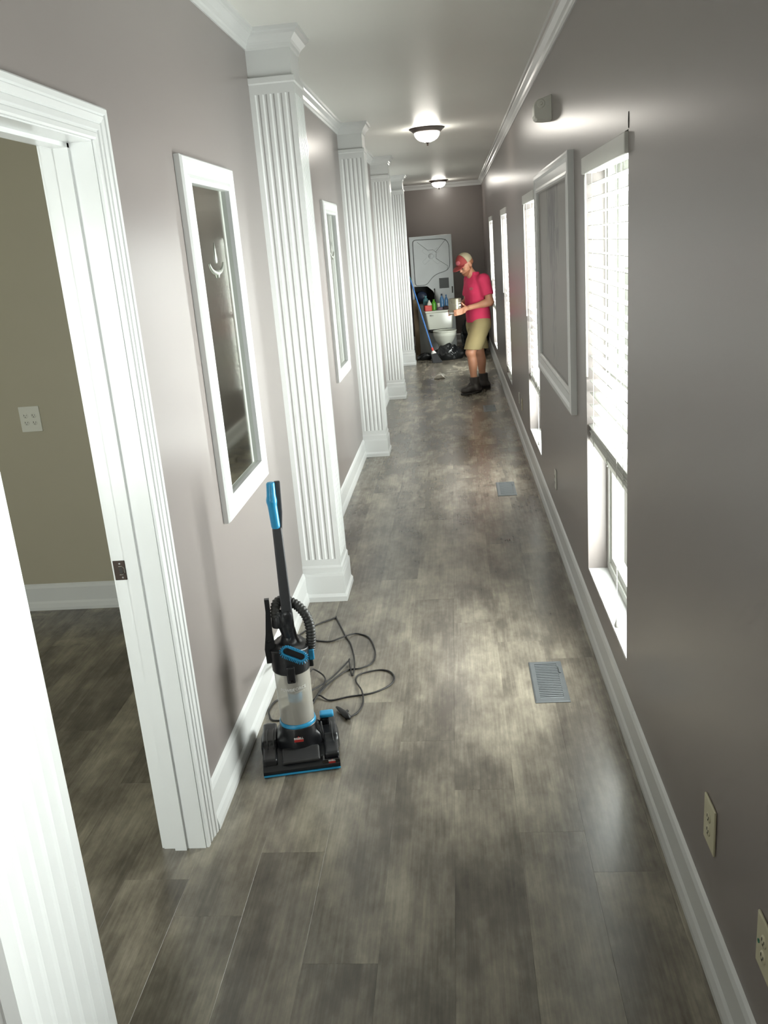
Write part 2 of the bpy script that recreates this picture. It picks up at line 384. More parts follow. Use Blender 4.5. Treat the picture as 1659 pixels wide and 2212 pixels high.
# ================================================================== THE SETTING
def rect_loft(mb, rings):
    """rings: (x0,x1,y0,y1,z)"""
    vs = []; fs = []
    for (x0, x1, y0, y1, z) in rings: vs += [(x0, y0, z), (x1, y0, z), (x1, y1, z), (x0, y1, z)]
    for k in range(len(rings) - 1):
        for i in range(4):
            j = (i + 1) % 4; fs.append((k * 4 + i, k * 4 + j, k * 4 + 4 + j, k * 4 + 4 + i))
    fs.append((3, 2, 1, 0)); e = 4 * (len(rings) - 1); fs.append((e, e + 1, e + 2, e + 3)); return mb.add(vs, fs)
XO = XR + WT
floor = struct(B(-4.0, XO, YB, YE, -0.06, -0.0125).build('floor', 'floor_wood'))
struct(MB().box(XLB, XO, YB - 0.1, YE + 0.1, ZC, ZC + 0.1).box(-4.0, XLB, -0.3, YE + 0.1, ZC, ZC + 0.1).build('ceiling', 'ceiling'))
wl = MB(); wl.box(XLB, XL, YB, DY0 - 0.02, -0.012, ZC).box(XLB, XL, DY1 + 0.02, YE, -0.012, ZC).box(XLB, XL, DY0 - 0.02, DY1 + 0.02, DZ + 0.02, ZC)
struct(wl.build('wall_left', 'wall'))
wr = MB(); ys = [YB] + [v for ab in WY for v in ab] + [YE]
for i in range(0, len(ys), 2): wr.box(XR, XO, ys[i], ys[i + 1], -0.012, ZC)
for a, b in WY: wr.box(XR, XO, a, b, -0.012, WZ0).box(XR, XO, a, b, WZ1, ZC)
struct(wr.build('wall_right', 'wall'))
struct(B(-4.0, XO, YE, YE + 0.1, -0.06, ZC).build('wall_end', 'wall'))
struct(B(XLB, XO, YB - 0.1, YB, -0.06, ZC).build('wall_behind', 'wall'))
struct(B(-3.9, XLB, RBY, RBY + 0.1, -0.012, ZC).build('wall_room_back', 'room_wall'))
struct(B(-4.0, -3.9, -0.3, RBY + 0.1, -0.012, ZC).build('wall_room_side', 'room_wall'))
rf = MB(); rf.box(-3.9, -2.5, -0.3, -0.2, -0.012, ZC).box(-1.4, XLB, -0.3, -0.2, -0.012, ZC).box(-2.5, -1.4, -0.3, -0.2, -0.012, 0.6).box(-2.5, -1.4, -0.3, -0.2, 2.1, ZC)
struct(rf.build('wall_room_front', 'room_wall'))
wf = MB(); wf.box(-2.5, -2.46, -.29, -.23, .6, 2.1).box(-1.44, -1.4, -.29, -.23, .6, 2.1).box(-2.46, -1.44, -.29, -.23, .6, .64).box(-2.46, -1.44, -.29, -.23, 2.06, 2.1).box(-2.46, -1.44, -.28, -.24, 1.33, 1.37)
w7 = struct(wf.build('window_6', 'vinyl'))
for z0, z1 in ((.64, 1.33), (1.37, 2.06)): MB().add([(-2.46, -.26, z0), (-1.44, -.26, z0), (-1.44, -.26, z1), (-2.46, -.26, z1)], [(0, 1, 2, 3)]).build('pane', 'glass', w7)
lin = MB(); lin.box(XLB - 0.004, XLB, -0.2, DY0 - 0.11, 0, ZC).box(XLB - 0.004, XLB, DY1 + 0.11, RBY, 0, ZC).box(XLB - 0.004, XLB, DY0 - 0.11, DY1 + 0.11, DZ + 0.11, ZC)
struct(lin.build('wall_room_hallside', 'room_wall'))

# ---- floor planks, each its own piece
PW, PL = 0.2145, 1.447
def plank_mesh(wd, ln):
    m = MB(); g = 0.0001; c = 0.0003; x, y = wd / 2 - g, ln / 2 - g
    rect_loft(m, [(-x, x, -y, y, -0.012), (-x, x, -y, y, -c), (-x + c, x - c, -y + c, y - c, 0)])
    me = m.mesh('plank'); me.materials.append(MATS['floor_wood']); return me
pm = plank_mesh(PW, PL)
offs = {-1: 2.119, 0: 2.404, 1: 1.934, 2: 3.06, 3: 2.73, 4: 2.486, 5: 2.29, 6: 2.9}
def lay(k, ylo, yhi, xlo=None, xhi=None):
    x0 = -0.738 + PW * k; x1 = x0 + PW
    if xhi is not None: x1 = min(x1, xhi)
    off = offs.get(k, random.random() * PL); n = math.floor((ylo - off) / PL)
    while off + n * PL < yhi - 0.02:
        a = max(off + n * PL, ylo); b = min(off + (n + 1) * PL, yhi); n += 1
        if b - a < 0.02: continue
        o = link('plank', pm, None, floor, ((x0 + x1) / 2, (a + b) / 2, 0)); o.scale = ((x1 - x0) / PW, (b - a) / PL, 1)
for k in range(-1, 7): lay(k, -0.4, YE, xhi=XR)
for k in range(-12, -1): lay(k, -0.2, RBY)

# ---- skirting and cornice
BBP = [(0, 0), (0.024, 0), (0.024, 0.018), (0.019, 0.045), (0.013, 0.058), (0.013, 0.146), (0.008, 0.163), (0, 0.172)]
COLY = [0.975, 4.537, 8.024, 11.167, 14.36]; CX = -0.716; CD = 0.266
def cspan(y): return y + 0.022, y + 0.022 + CD
def wallrun(mb, prof, x, s, segs):
    for a, b in segs: mb.prism(prof, [lambda o, z, y=a: (x + s * o, y, z), lambda o, z, y=b: (x + s * o, y, z)])
segL = [(YB, COLY[0])]; cur = DY1 + 0.097
for y in COLY[1:]: segL.append((cur, cspan(y)[0] - 0.005)); cur = cspan(y)[1] + 0.005
segL.append((cur, YE)); segL.append((cspan(COLY[0])[1] + 0.005, DY0 - 0.097))
m = MB(); wallrun(m, BBP, XL, 1, segL); struct(m.build('baseboard_left', 'trim'))
m = MB(); wallrun(m, BBP, XR, -1, [(YB, 2.9535), (2.955, YE)]); bbR = struct(m.build('baseboard_right', 'trim'))
m = MB(); m.prism(BBP, [lambda o, z: (XL, YE - o, z), lambda o, z: (XR, YE - o, z)]); struct(m.build('baseboard_end', 'trim'))
m = MB(); m.prism([(o, z * 0.93) for o, z in BBP], [lambda o, z: (-3.9, RBY - o, z), lambda o, z: (XLB, RBY - o, z)]); struct(m.build('baseboard_room', 'trim'))
CRP = [(0, 2.84), (0.007, 2.84), (0.010, 2.856), (0.016, 2.862), (0.022, 2.878), (0.042, 2.896), (0.046, 2.906), (0.056, 2.910), (0.060, ZC), (0, ZC)]
m = MB(); wallrun(m, CRP, XR, -1, [(YB, YE)]); struct(m.build('trim_1', 'trim'))
segC = []; cur = YB
for y in COLY: segC.append((cur, cspan(y)[0])); cur = cspan(y)[1]
segC.append((cur, YE)); m = MB(); wallrun(m, CRP, XL, 1, segC); struct(m.build('trim_2', 'trim'))
m = MB(); m.prism(CRP, [lambda o, z: (XL, YE - o, z), lambda o, z: (XR, YE - o, z)]); struct(m.build('trim_3', 'trim'))

# ---- fluted columns
def column(yb, label):
    y0, y1 = cspan(yb); W = CX - XL; t = thing('fluted_column', label, 'column', (XL, y0, 0), 0, 'fluted columns along the left wall')
    def ring(z, o): return (0, W + o, -o, CD + o, z)
    m = MB(); rect_loft(m, [ring(0, .022), ring(.028, .022), ring(.045, .013), ring(.150, .013), ring(.166, .011)]); b = m.build('plinth', 'trim', t)
    m = MB(); rect_loft(m, [ring(.166, .006), ring(.200, .006), ring(.212, 0), ring(.247, 0)]); m.build('base_block', 'trim', t)
    # fluted cross-section
    pts = [(0, 0)]
    def flutes(p, d, nrm, length, n, w, margin):
        pit = (length - 2 * margin) / n
        for i in range(n):
            c = margin + pit * (i + .5)
            for u, dep in ((-w / 2, 0), (-w / 2 + .003, .0028), (-w / 5, .0048), (w / 5, .0048), (w / 2 - .003, .0028), (w / 2, 0)):
                pts.append((p[0] + d[0] * (c + u) - nrm[0] * dep, p[1] + d[1] * (c + u) - nrm[1] * dep))
    flutes((0, 0), (1, 0), (0, -1), W, 5, .022, .018); pts.append((W, 0))
    flutes((W, 0), (0, 1), (1, 0), CD, 6, .023, .018); pts.append((W, CD))
    flutes((W, CD), (-1, 0), (0, 1), W, 5, .022, .018); pts.append((0, CD))
    m = MB(); m.prism(pts, [lambda a, b: (a, b, .247), lambda a, b: (a, b, 2.642)]); m.build('fluted_shaft', 'trim', t)
    m = MB(); rect_loft(m, [ring(2.642, 0), ring(2.686, 0), ring(2.692, .006), ring(2.716, .006), ring(2.718, .004)]); m.build('necking', 'trim', t)
    m = MB(); rect_loft(m, [ring(2.718, -.007), ring(2.838, -.007)]); m.build('capital_block', 'trim', t)
    m = MB(); rect_loft(m, [ring(2.838, -.004), ring(2.846, .0), ring(2.858, .004), ring(2.868, .010), ring(2.892, .032), ring(2.902, .036), ring(2.908, .046), ring(ZC, .050)]); m.build('capital_cornice', 'trim', t)
column(COLY[0], 'white fluted column at the left edge of the photo, nearest the camera')
column(COLY[1], 'white fluted column right behind the vacuum cleaner')
column(COLY[2], 'white fluted column just past the second framed mirror')
column(COLY[3], 'white fluted column second from the far end, beside the man')
column(COLY[4], 'white fluted column farthest down the hall, next to the broom')

# ---- doorway with casing
d1 = thing('door_1', None, None); struct(d1)
m = MB(); m.box(XLB - .005, XL, DY1, DY1 + .02, 0, DZ + .02); m.build('jamb', 'trim', d1)
m = MB(); m.box(XLB - .005, XL, DY0 - .02, DY0, 0, DZ + .02); m.build('jamb', 'trim', d1)
m = MB(); m.box(XLB - .005, XL, DY0, DY1, DZ, DZ + .02); m.build('head_jamb', 'trim', d1)
m = MB(); m.box(-1.040, -1.0, DY1 - .011, DY1, 0, DZ).box(-1.040, -1.0, DY0, DY0 + .011, 0, DZ).box(-1.040, -1.0, DY0, DY1, DZ - .011, DZ); m.build('door_stop', 'trim', d1)
CAS = [(.004, 0), (.004, .009), (.010, .011), (.022, .011), (.025, .008), (.030, .008), (.033, .012), (.048, .012), (.051, .009), (.055, .014), (.070, .017), (.074, .014), (.078, .019), (.092, .020), (.097, .016), (.097, 0)]
for xx, s in ((XL, 1), (XLB - .004, -1)):
    m = MB(); m.prism(CAS, [lambda w_, t_: (xx + s * t_, DY1 + w_, 0), lambda w_, t_: (xx + s * t_, DY1 + w_, DZ + w_ * .93), lambda w_, t_: (xx + s * t_, DY0 - w_, DZ + w_ * .93), lambda w_, t_: (xx + s * t_, DY0 - w_, 0)])
    m.build('casing', 'trim', d1)
sp = CB(-1.083, -1.046, DY1 - .003, DY1 + .002, .983, 1.046, c=.0014).build('strike_plate', 'bronze', d1)
m = MB(); m.tube([(-1.066, DY1 - .004, 1.028), (-1.056, DY1 - .004, 1.028), (-1.050, DY1 - .004, 1.022), (-1.050, DY1 - .004, 1.008), (-1.056, DY1 - .004, 1.001), (-1.066, DY1 - .004, 1.001)], .0016, 6); m.build('latch_hole_lip', 'chrome', sp)
B(-1.066, -1.056, DY1 - .0036, DY1 - .002, 1.005, 1.024).build('latch_hole', 'slot_dark', sp)
m = MB(); m.tube([(-1.062, DY1 - .004, 1.037), (-1.062, DY1 - .001, 1.037)], .003, 8).tube([(-1.058, DY1 - .004, .992), (-1.058, DY1 - .001, .992)], .003, 8); m.build('screws', 'steel', sp)

# ---- windows in the right wall
def window(n, a, b):
    m = MB(); X0, X1 = .680, .752; f = .040
    m.box(X0, X1, a, a + f, WZ0, WZ1).box(X0, X1, b - f, b, WZ0, WZ1).box(X0, X1, a + f, b - f, WZ0, WZ0 + .045).box(X0, X1, a + f, b - f, WZ1 - .045, WZ1)
    w_ = struct(m.build('window_%d' % n, 'vinyl'))
    zm = 1.25
    for (z0, z1, xa, xb) in ((WZ0 + .045, zm + .02, .690, .715), (zm - .02, WZ1 - .045, .720, .745)):
        m = MB(); r = .036; y0, y1 = a + f, b - f
        m.box(xa, xb, y0, y0 + r, z0, z1).box(xa, xb, y1 - r, y1, z0, z1).box(xa, xb, y0 + r, y1 - r, z0, z0 + r).box(xa, xb, y0 + r, y1 - r, z1 - r, z1)
        s_ = m.build('sash', 'vinyl', w_); xm = (xa + xb) / 2
        MB().add([(xm, y0 + r, z0 + r), (xm, y1 - r, z0 + r), (xm, y1 - r, z1 - r), (xm, y0 + r, z1 - r)], [(0, 1, 2, 3)]).build('pane', 'glass', s_)
    B(XR + .002, X0, a, b, WZ0 - .004, WZ0 + .004).build('sill', 'trim', w_)
order = [(5, 0), (1, 1), (2, 2), (3, 3), (4, 4)]
for n, i in order: window(n, *WY[i])

def slat_mesh(ln):
    m = MB(); hw = .0255; pr = []
    for k in range(5):
        u = -1 + k * .5; pr.append((u * hw, .0028 * (1 - u * u)))
    prof = pr + [(x, z - .0026) for x, z in reversed(pr)]
    m.prism(prof, [lambda x, z: (x, -ln / 2, z), lambda x, z: (x, ln / 2, z)]); me = m.mesh('slat'); me.materials.append(MATS['slat']); return me
SLM = slat_mesh(.970)
def blind(i, zb, label, nstack=7, wand=True, tilt=3):
    a, b = WY[i]; yc = (a + b) / 2; L = b - a; t = thing('venetian_blind', label, 'window blind', (XR, yc, 0), 0, 'white venetian blinds on the right wall'); h = L / 2 - .001
    m = MB(); m.cbox(-.014, .004, -h, h, 2.128, 2.194, c=.003).box(.001, .05, -h + .002, -h + .013, 2.131, 2.191).box(.001, .05, h - .013, h - .002, 2.131, 2.191); m.build('valance', 'slat', t)
    B(.012, .066, -h + .014, h - .014, 2.135, 2.197).build('head_rail', 'vinyl', t)
    xs = .038; ztop = 2.085; zst = zb + .022 + nstack * .0068; n = max(3, int((ztop - zst) / .0535)); sp_ = (ztop - zst - .035) / max(n - 1, 1)
    for k in range(n): link('slat', SLM, None, t, (xs, 0, ztop - k * sp_), (0, math.radians(random.uniform(-2, 2) + tilt), 0))
    for k in range(nstack): link('slat', SLM, None, t, (xs + random.uniform(-.004, .004), random.uniform(-.004, .004), zb + .026 + k * .0068), (0, math.radians(random.uniform(-5, 5)), random.uniform(-.006, .006)))
    CB(xs - .026, xs + .026, -.485, .485, zb, zb + .020, c=.004).build('bottom_rail', 'slat', t)
    for yy in (-.36, 0, .36):
        m = MB(); m.tube([(xs - .028, yy, zb + .01), (xs - .028, yy, 2.14)], .0013, 5).tube([(xs + .028, yy, zb + .01), (xs + .028, yy, 2.14)], .0013, 5); m.build('ladder_cord', 'cord_white', t)
    for yy in (-.36, .0, .36):   # slack cord bunched over the gathered slats
        m = MB(); m.tube([(xs - .030, yy + random.uniform(-.02, .02), zb + .004 + .011 * q) for q in range(7)], .0020, 5, 4); m.build('slack_cord', 'cord_white', t)
    if wand:
        m = MB(); m.tube([(-.006, .425, 2.135), (-.008, .425, 2.11), (-.008, .425, 1.26)], [.002, .0045, .0045], 6); m.build('tilt_wand', 'cord_white', t)
        m = MB(); pc = [(.004, -.255, 2.13), (.004, -.255, 1.1), (.006, -.255, .37)]; m.tube(pc, .0016, 5); c_ = m.build('pull_cord', 'cord_white', t)
        m = MB(); m.lathe([(0, 0), (.010, .002), (.011, .012), (.006, .030), (.003, .045), (0, .046)], (.006, -.255, .325), 10); m.build('cord_tassel', 'clear_plastic', c_, True)
blind(1, .945, 'white venetian blind on the nearest window, gap left open below it', 9)
blind(2, .715, 'white venetian blind on the second window, beyond the framed print')
blind(3, .335, 'white venetian blind lowered almost to the sill, third window from the camera', 5)
blind(4, .850, 'white venetian blind on the farthest window, just behind the man', 7)

blind(0, .33, 'unseen white venetian blind added to dim the window beside the photographer', tilt=30)  # unseen blind, added and tilted to cut the light on the nearest column

# ---- outside
struct(MB().box(XO + .02, 60, -40, 60, -0.75, -0.65).box(-30, XO + .02, -40, -0.35, -0.75, -0.65).build('ground_outside', 'ground_out'))
# ================================================================== THINGS ON THE WALLS AND CEILING
def frame_loop(prof, y0, y1, z0, z1, xf):
    """mitred picture frame; prof = (inward from outer edge, out from wall); xf maps depth -> x"""
    m = MB(); n = len(prof); vs = []
    for cy, cz, sy, sz in ((y0, z0, 1, 1), (y1, z0, -1, 1), (y1, z1, -1, -1), (y0, z1, 1, -1)):
        vs += [(xf(t), cy + sy * w_, cz + sz * w_) for w_, t in prof]
    fs = []
    for k in range(4):
        j = (k + 1) % 4
        for i in range(n):
            q = (i + 1) % n; fs.append((k * n + i, k * n + q, j * n + q, j * n + i))
    return m.add(vs, fs)
FP = [(0, 0), (0, .020), (.006, .028), (.018, .030), (.030, .024), (.060, .022), (.074, .028), (.084, .029), (.089, .022), (.089, 0)]
def mirror(y0, y1, z0, z1, label):
    yc, zc = (y0 + y1) / 2, z0; t = thing('framed_mirror', label, 'mirror', (XL, yc, zc), 0, 'framed mirrors on the left wall')
    h = (y1 - y0) / 2; H_ = z1 - z0
    frame_loop(FP, -h, h, 0, H_, lambda d: d + .0005).build('frame', 'trim', t)
    MB().box(.001, .005, -h + .08, h - .08, .08, H_ - .08).build('mirror_glass', 'mirror', t)
    zc_ = 1.905 - z0; q = t
    m = MB(); arc = [(.0062, -.105 * math.sin(a), zc_ - .012 - .055 * math.cos(a) * .8) for a in np.linspace(-1.45, 1.45, 15)]
    m.tube(arc, [.002 + .0075 * (1 - abs(k - 7) / 7) for k in range(15)], 6)
    m.tube([(.0062, 0, zc_ - .075), (.0062, 0, zc_ - .045)], [.006, .012], 6)
    c_ = m.build('candle_ornament', 'silvered', q, True); tag(c_, 'pale silvery candle motif')
    m = MB(); m.lathe([(0, 0), (.014, .004), (.016, .02), (.012, .035), (.009, .055), (0, .085)], (.006, 0, zc_ - .02), 8, .2, 1); m.build('candle_flame', 'silvered', c_, True)
mirror(3.155, 3.897, .922, 2.258, 'tall white-framed mirror between the doorway and the nearest full column')
mirror(6.630, 7.385, .925, 2.252, 'tall white-framed mirror between the two middle columns, farther away')

def art():
    y0, y1, z0, z1 = 4.44, 6.20, 1.005, 2.262; yc, zc = (y0 + y1) / 2, (z0 + z1) / 2
    t = thing('framed_print', 'large white-framed grey print on the right wall between two windows', 'picture', (XR, yc, z0))
    pr = [(0, 0), (0, .030), (.012, .034), (.030, .034), (.045, .026), (.085, .024), (.100, .030), (.112, .028), (.116, .020), (.116, 0)]
    frame_loop(pr, y0 - yc, y1 - yc, 0, z1 - z0, lambda d: -d - .0005).build('frame', 'trim', t)
    o = MB().box(-.010, -.002, -(y1 - yc) + .1, (y1 - yc) - .1, -.54, .54).build('print', 'art_print', t, loc=(0, 0, zc - z0))
art()

def ceiling_light(x, y, label):
    t = thing('ceiling_light', label, 'ceiling light', (x, y, ZC), 0, 'bronze dome ceiling lights')
    MB().lathe([(0, 0), (.166, 0), (.168, -.006), (.160, -.012), (.150, -.018), (.138, -.030), (.124, -.040), (.116, -.040), (.116, -.006), (0, -.006)], n=40).build('bronze_pan', 'bronze', t, True, auto=40)
    MB().lathe([(.118, -.034), (.118, -.050), (.112, -.070), (.095, -.092), (.070, -.108), (.040, -.118), (.018, -.124), (0, -.126)], n=40).build('glass_dome', 'lamp_glass', t, True)
    MB().lathe([(0, -.122), (.020, -.123), (.022, -.128), (.010, -.132), (.008, -.142), (.010, -.148), (.004, -.154), (0, -.155)], n=16).build('finial', 'bronze', t, True)
ceiling_light(-.182, 8.9, 'lit dome ceiling light with bronze rim, nearer one')
ceiling_light(-.180, 16.35, 'lit dome ceiling light with bronze rim at the far end of the hall')

# alarm sounder on the right wall
t = thing('wall_alarm', 'white rounded alarm box high on the right wall above the print', 'alarm', (XR, 5.33, 2.50))
pr = [(0, .0), (0, .128)]
for k in range(9):
    a = PI / 2 - k * PI / 2 / 8; pr.append((-.055 - .042 * math.cos(a), .072 + .040 * math.sin(a)))
pr += [(-.097, .030), (-.092, .014), (-.080, .004), (-.04, .0)]
m = MB(); m.prism(pr, [lambda a, b: (a, .004, b), lambda a, b: (a, .0, b), lambda a, b: (a, .13, b)] if False else [lambda a, b: (a * .96 - .001, 0, .003 + b * .95), lambda a, b: (a, .006, b), lambda a, b: (a, .125, b)]); m.build('housing', 'plate_white', t)
m = MB(); m.tube([(-.058, .001, .085), (-.058, -.003, .085)], [.024, .020], 20); bt_ = m.build('sensor_ring', 'plate_white', t)
m = MB(); m.tube([(-.058, -.002, .085), (-.058, -.009, .085)], [.009, .007], 14); m.build('button', 'plate_white', bt_)
# thin dark tube standing in for a wall crack by the nearest blind
m = MB(); m.tube([(XR - .0005, 3.112, 2.203), (XR - .0012, 3.112, 2.225), (XR - .0005, 3.111, 2.252)], .0013, 6, 4)
tag(m.build('wall_crack', 'rubber', None, True), 'short dark crack mark on the wall just above the nearest blind', 'crack')

# outlets and plates
def outlet(loc, axis, w_, h_, label, matn, kind, group='wall outlets'):
    """axis: 'R' on the right wall (faces -x), 'B' on the room back wall (faces -y)"""
    rz = -PI / 2 if axis == 'R' else 0.0
    t = thing('wall_outlet', label, 'outlet', loc, rz, group)   # local: x along wall, -y out of wall
    CB(-w_ / 2, w_ / 2, -.007, -.0005, -h_ / 2, h_ / 2, c=.0025).build('cover_plate', matn, t)
    cols = [0] if w_ < .1 else [-w_ * .2, w_ * .2]
    if kind == 'socket':
        for cx in cols:
            for cz in (-.020, .020):
                s_ = MB().lathe([(0, 0), (.0135, 0), (.0145, .0015), (.0145, .003)], (0, 0, 0), 14); me = s_.mesh('socket')
                o = link('socket', me, matn, t, (cx, -.0095, cz), (PI / 2 * -1, 0, 0), True)
                m = MB(); m.box(-.0075, -.0050, -.0102, -.0092, -.001, .007).box(.0050, .0075, -.0102, -.0092, -.001, .006).box(-.002, .002, -.0102, -.0092, -.009, -.005)
                m.build('slots', 'slot_dark', o, loc=(0, 0, 0), rot=(PI / 2, 0, 0)); o.children[0].location = (0, -.0, 0)
                ch = o.children[0]; ch.location = (0, 0, -.0095 + .0) if False else (0, 0, 0)
                for v in ch.data.vertices: v.co.y += .0095
    elif kind == 'blank':
        for cz in (-h_ * .3, h_ * .3):
            m = MB(); m.tube([(0, -.0085, cz), (0, -.006, cz)], .003, 8); m.build('screw', 'steel', t)
    return t
outlet((XR, 1.967, .412), 'R', .092, .132, 'cream double outlet with a bright prong slot, near the baseboard', 'plate_cream', 'socket')
outlet((XR, 1.550, .410), 'R', .092, .132, 'cream outlet plate cut off by the right edge of the photo', 'plate_cream', 'socket')
t_ = bpy.data.objects['wall_outlet']
m = MB(); m.lathe([(0, 0), (.005, 0), (.005, .002)], n=10)
o = link('indicator', m.mesh('indicator'), 'green_dot', [q for q in bpy.data.objects if q.name.startswith('wall_outlet')][-1], (-.030, -.0085, -.004), (-PI / 2, 0, 0))
outlet((XR, 5.490, .382), 'R', .072, .125, 'white outlet plate under the large framed print', 'plate_white', 'socket')
outlet((XR, 8.680, .355), 'R', .072, .110, 'white plate between second and third windows, farther of the pair', 'plate_white', 'blank')
outlet((XR, 8.330, .355), 'R', .072, .110, 'cream plate between second and third windows, nearer of the pair', 'plate_cream', 'socket')
outlet((-2.374, RBY, 1.137), 'B', .118, .142, 'square four-socket outlet plate on the side room wall', 'plate_white', 'socket')

# floor registers
def register(x0, x1, y0, y1, label):
    t = thing('floor_register', label, 'floor vent', ((x0 + x1) / 2, (y0 + y1) / 2, 0), 0, 'metal floor vents along the right wall')
    hx, hy = (x1 - x0) / 2, (y1 - y0) / 2; m = MB(); bx, by = .024, .030
    rings = []
    for (a, b, z) in ((hx, hy, .0005), (hx, hy, .002), (hx - .006, hy - .006, .0055), (hx - bx, hy - by, .0055), (hx - bx, hy - by, .0012)):
        rings.append([(-a, -b, z), (a, -b, z), (a, b, z), (-a, b, z)])
    vs = [p for r in rings for p in r]; fs = []
    for k in range(len(rings) - 1):
        for i in range(4):
            j = (i + 1) % 4; fs.append((k * 4 + i, k * 4 + j, k * 4 + 4 + j, k * 4 + 4 + i))
    m.add(vs, fs); m.build('rim', 'vent', t)
    B(-hx + bx, hx - bx, -hy + by, hy - by, .0004, .0014).build('duct_opening', 'duct', t)
    n = 20; m = MB(); L = 2 * (hy - by)
    for k in range(n):
        y = -hy + by + L * (k + .5) / n; m.add([(-hx + bx, y - .004, .0034), (hx - bx, y - .004, .0034), (hx - bx, y + .0035, .0054), (-hx + bx, y + .0035, .0054), (-hx + bx, y - .0038, .0022), (hx - bx, y - .0038, .0022), (hx - bx, y + .0037, .0044), (-hx + bx, y + .0037, .0044)],
                                                 [(0, 1, 2, 3), (7, 6, 5, 4), (0, 4, 5, 1), (2, 6, 7, 3), (1, 5, 6, 2), (0, 3, 7, 4)])
    o = m.build('louvers', 'vent', t); o['kind'] = 'stuff'
    CB(hx - bx + .004, hx - .012, hy - by - .09, hy - by - .03, .0055, .0095, c=.001).build('damper_lever', 'vent', t)
register(.250, .398, 3.33, 3.703, 'grey metal floor vent nearest the camera, in the bright patch')
register(.249, .395, 6.475, 6.865, 'grey metal floor vent in the middle of the hall')
register(.262, .405, 9.93, 10.32, 'dark metal floor vent farthest away, in front of the man')
# ================================================================== VACUUM CLEANER
VM = (-0.674, 2.857, 0.0); VR = math.atan2(.19, .982)
vac = thing('vacuum_cleaner', 'black and blue upright vacuum cleaner standing by the left wall', 'vacuum cleaner', VM, VR)
def vloc(p):
    dx, dy = p[0] - VM[0], p[1] - VM[1]; c, s = math.cos(VR), math.sin(VR)
    return (c * dx + s * dy, -s * dx + c * dy, p[2])
# floor head
m = MB(); prof = [(.004, .006), (.0, .012), (.0, .024), (.010, .034), (.040, .044), (.100, .054), (.170, .060), (.235, .062), (.262, .056), (.270, .040), (.270, .010), (.262, .006)]
m.prism(prof, [lambda y, z: (-.142, y * .97 + .004, .004 + z * .93), lambda y, z: (-.147, y, z), lambda y, z: (-.1, y, z), lambda y, z: (.1, y, z), lambda y, z: (.147, y, z), lambda y, z: (.142, y * .97 + .004, .004 + z * .93)])
head = m.build('floor_head', 'black_plastic', vac, True, auto=35)
for s in (-1, 1):   # raised side pods over the wheels
    me = nets('side_pod', lambda P, s=s: smin(rbox(P, (s * .119, .200, .050), (.028, .072, .030), .007), rbox(P, (s * .119, .11, .040), (.028, .09, .022), .008), .03), (s * .118 - .05, -.03, 0), (s * .118 + .05, .30, .11), .004)
    link('side_pod', me, 'black_plastic', head)
for x in (-.128, -.104, .128): # scuffed ridges
    m = MB(); m.tube([(x, .262, .066), (x, .20, .084), (x, .13, .080), (x + .002, .085, .070)], .0022, 5, 4); m.build('ridge', 'dusty_black', head, True)
CB(-.146, .147, -.004, .008, .003, .010, c=.002).build('bumper_strip', 'vac_blue', vac)
me = nets('window_panel', lambda P: rbox(P, (0, .055, .046), (.072, .042, .008), .006), (-.09, 0, .03), (.09, .11, .07), .003); link('window_panel', me, 'dusty_black', head, rot=(math.radians(8), 0, 0))
CB(.078, .146, .003, .042, .026, .043, c=.004).build('badge_panel', 'gloss_black', head)
# motor neck
me = nets('motor_housing', lambda P: smin(smin(cap(P, (0, .15, .05), (0, .15, .12), .078, .070), cap(P, (-.06, .17, .05), (.06, .17, .05), .04, .04), .03), rbox(P, (0, .17, .07), (.085, .06, .04), .02), .02) if True else None, (-.12, .03, 0), (.12, .27, .15), .004)
def mh(P):
    X, Y, Z = P; d = smin(cap(P, (0, .15, .03), (0, .15, .20), .080, .070), rbox(P, (0, .165, .06), (.088, .062, .045), .02), .02)
    return np.maximum(d, Z - .147)
bpy.data.meshes.remove(me); link('motor_housing', nets('motor_housing', mh, (-.12, .03, 0), (.12, .27, .17), .004), 'black_plastic', vac)
for x in (.076, .088): 
    m = MB(); m.tube([(x, .12, .065), (x + .003, .118, .10), (x, .13, .138)], .004, 6, 4); m.build('housing_rib', 'dusty_black', vac, True)
# wheels
for s in (-1, 1):
    m = MB(); m.lathe([(0, -.012), (.032, -.012), (.036, -.008), (.036, .008), (.032, .012), (0, .012)], n=20); link('wheel', m.mesh('wheel'), 'rubber', vac, (s * .125, .275, .036), (0, PI / 2, 0))
# release pedal
CB(.084, .122, .185, .235, .086, .116, c=.006).build('pedal_arm', 'black_plastic', vac)
me = nets('foot_pedal', lambda P: rbox(P, (.114, .205, .126), (.028, .020, .009), .006), (.07, .17, .10), (.16, .24, .15), .003); link('foot_pedal', me, 'vac_blue', vac, rot=(0, 0, 0))
# canister
CXY = (0, .15)
MB().lathe([(0, .150), (.060, .150), (.0665, .156), (.0690, .375), (.0640, .380), (0, .380)], (0, .15, 0), 40).build('dust_canister', 'canister', vac, True, auto=40)
MB().lathe([(0, .152), (.052, .156), (.058, .190), (.030, .200), (0, .202)], (0, .15, 0), 20).build('dust_load', 'filter_grey', vac, True)
MB().lathe([(0, .200), (.026, .200), (.026, .300), (.034, .305), (.034, .372), (0, .372)], (0, .15, 0), 20).build('filter_core', 'filter_grey', vac, True, auto=40)
MB().lathe([(.0275, .235), (.0285, .236), (.0285, .272), (.0275, .273)], (0, .15, 0), 20).build('filter_band', 'vac_blue', vac, True)
MB().lathe([(.060, .140), (.069, .140), (.0715, .146), (.0695, .160), (.0670, .161), (.0665, .152)], (0, .15, 0), 40).build('canister_ring', 'vac_blue', vac, True)
R_ = .0695
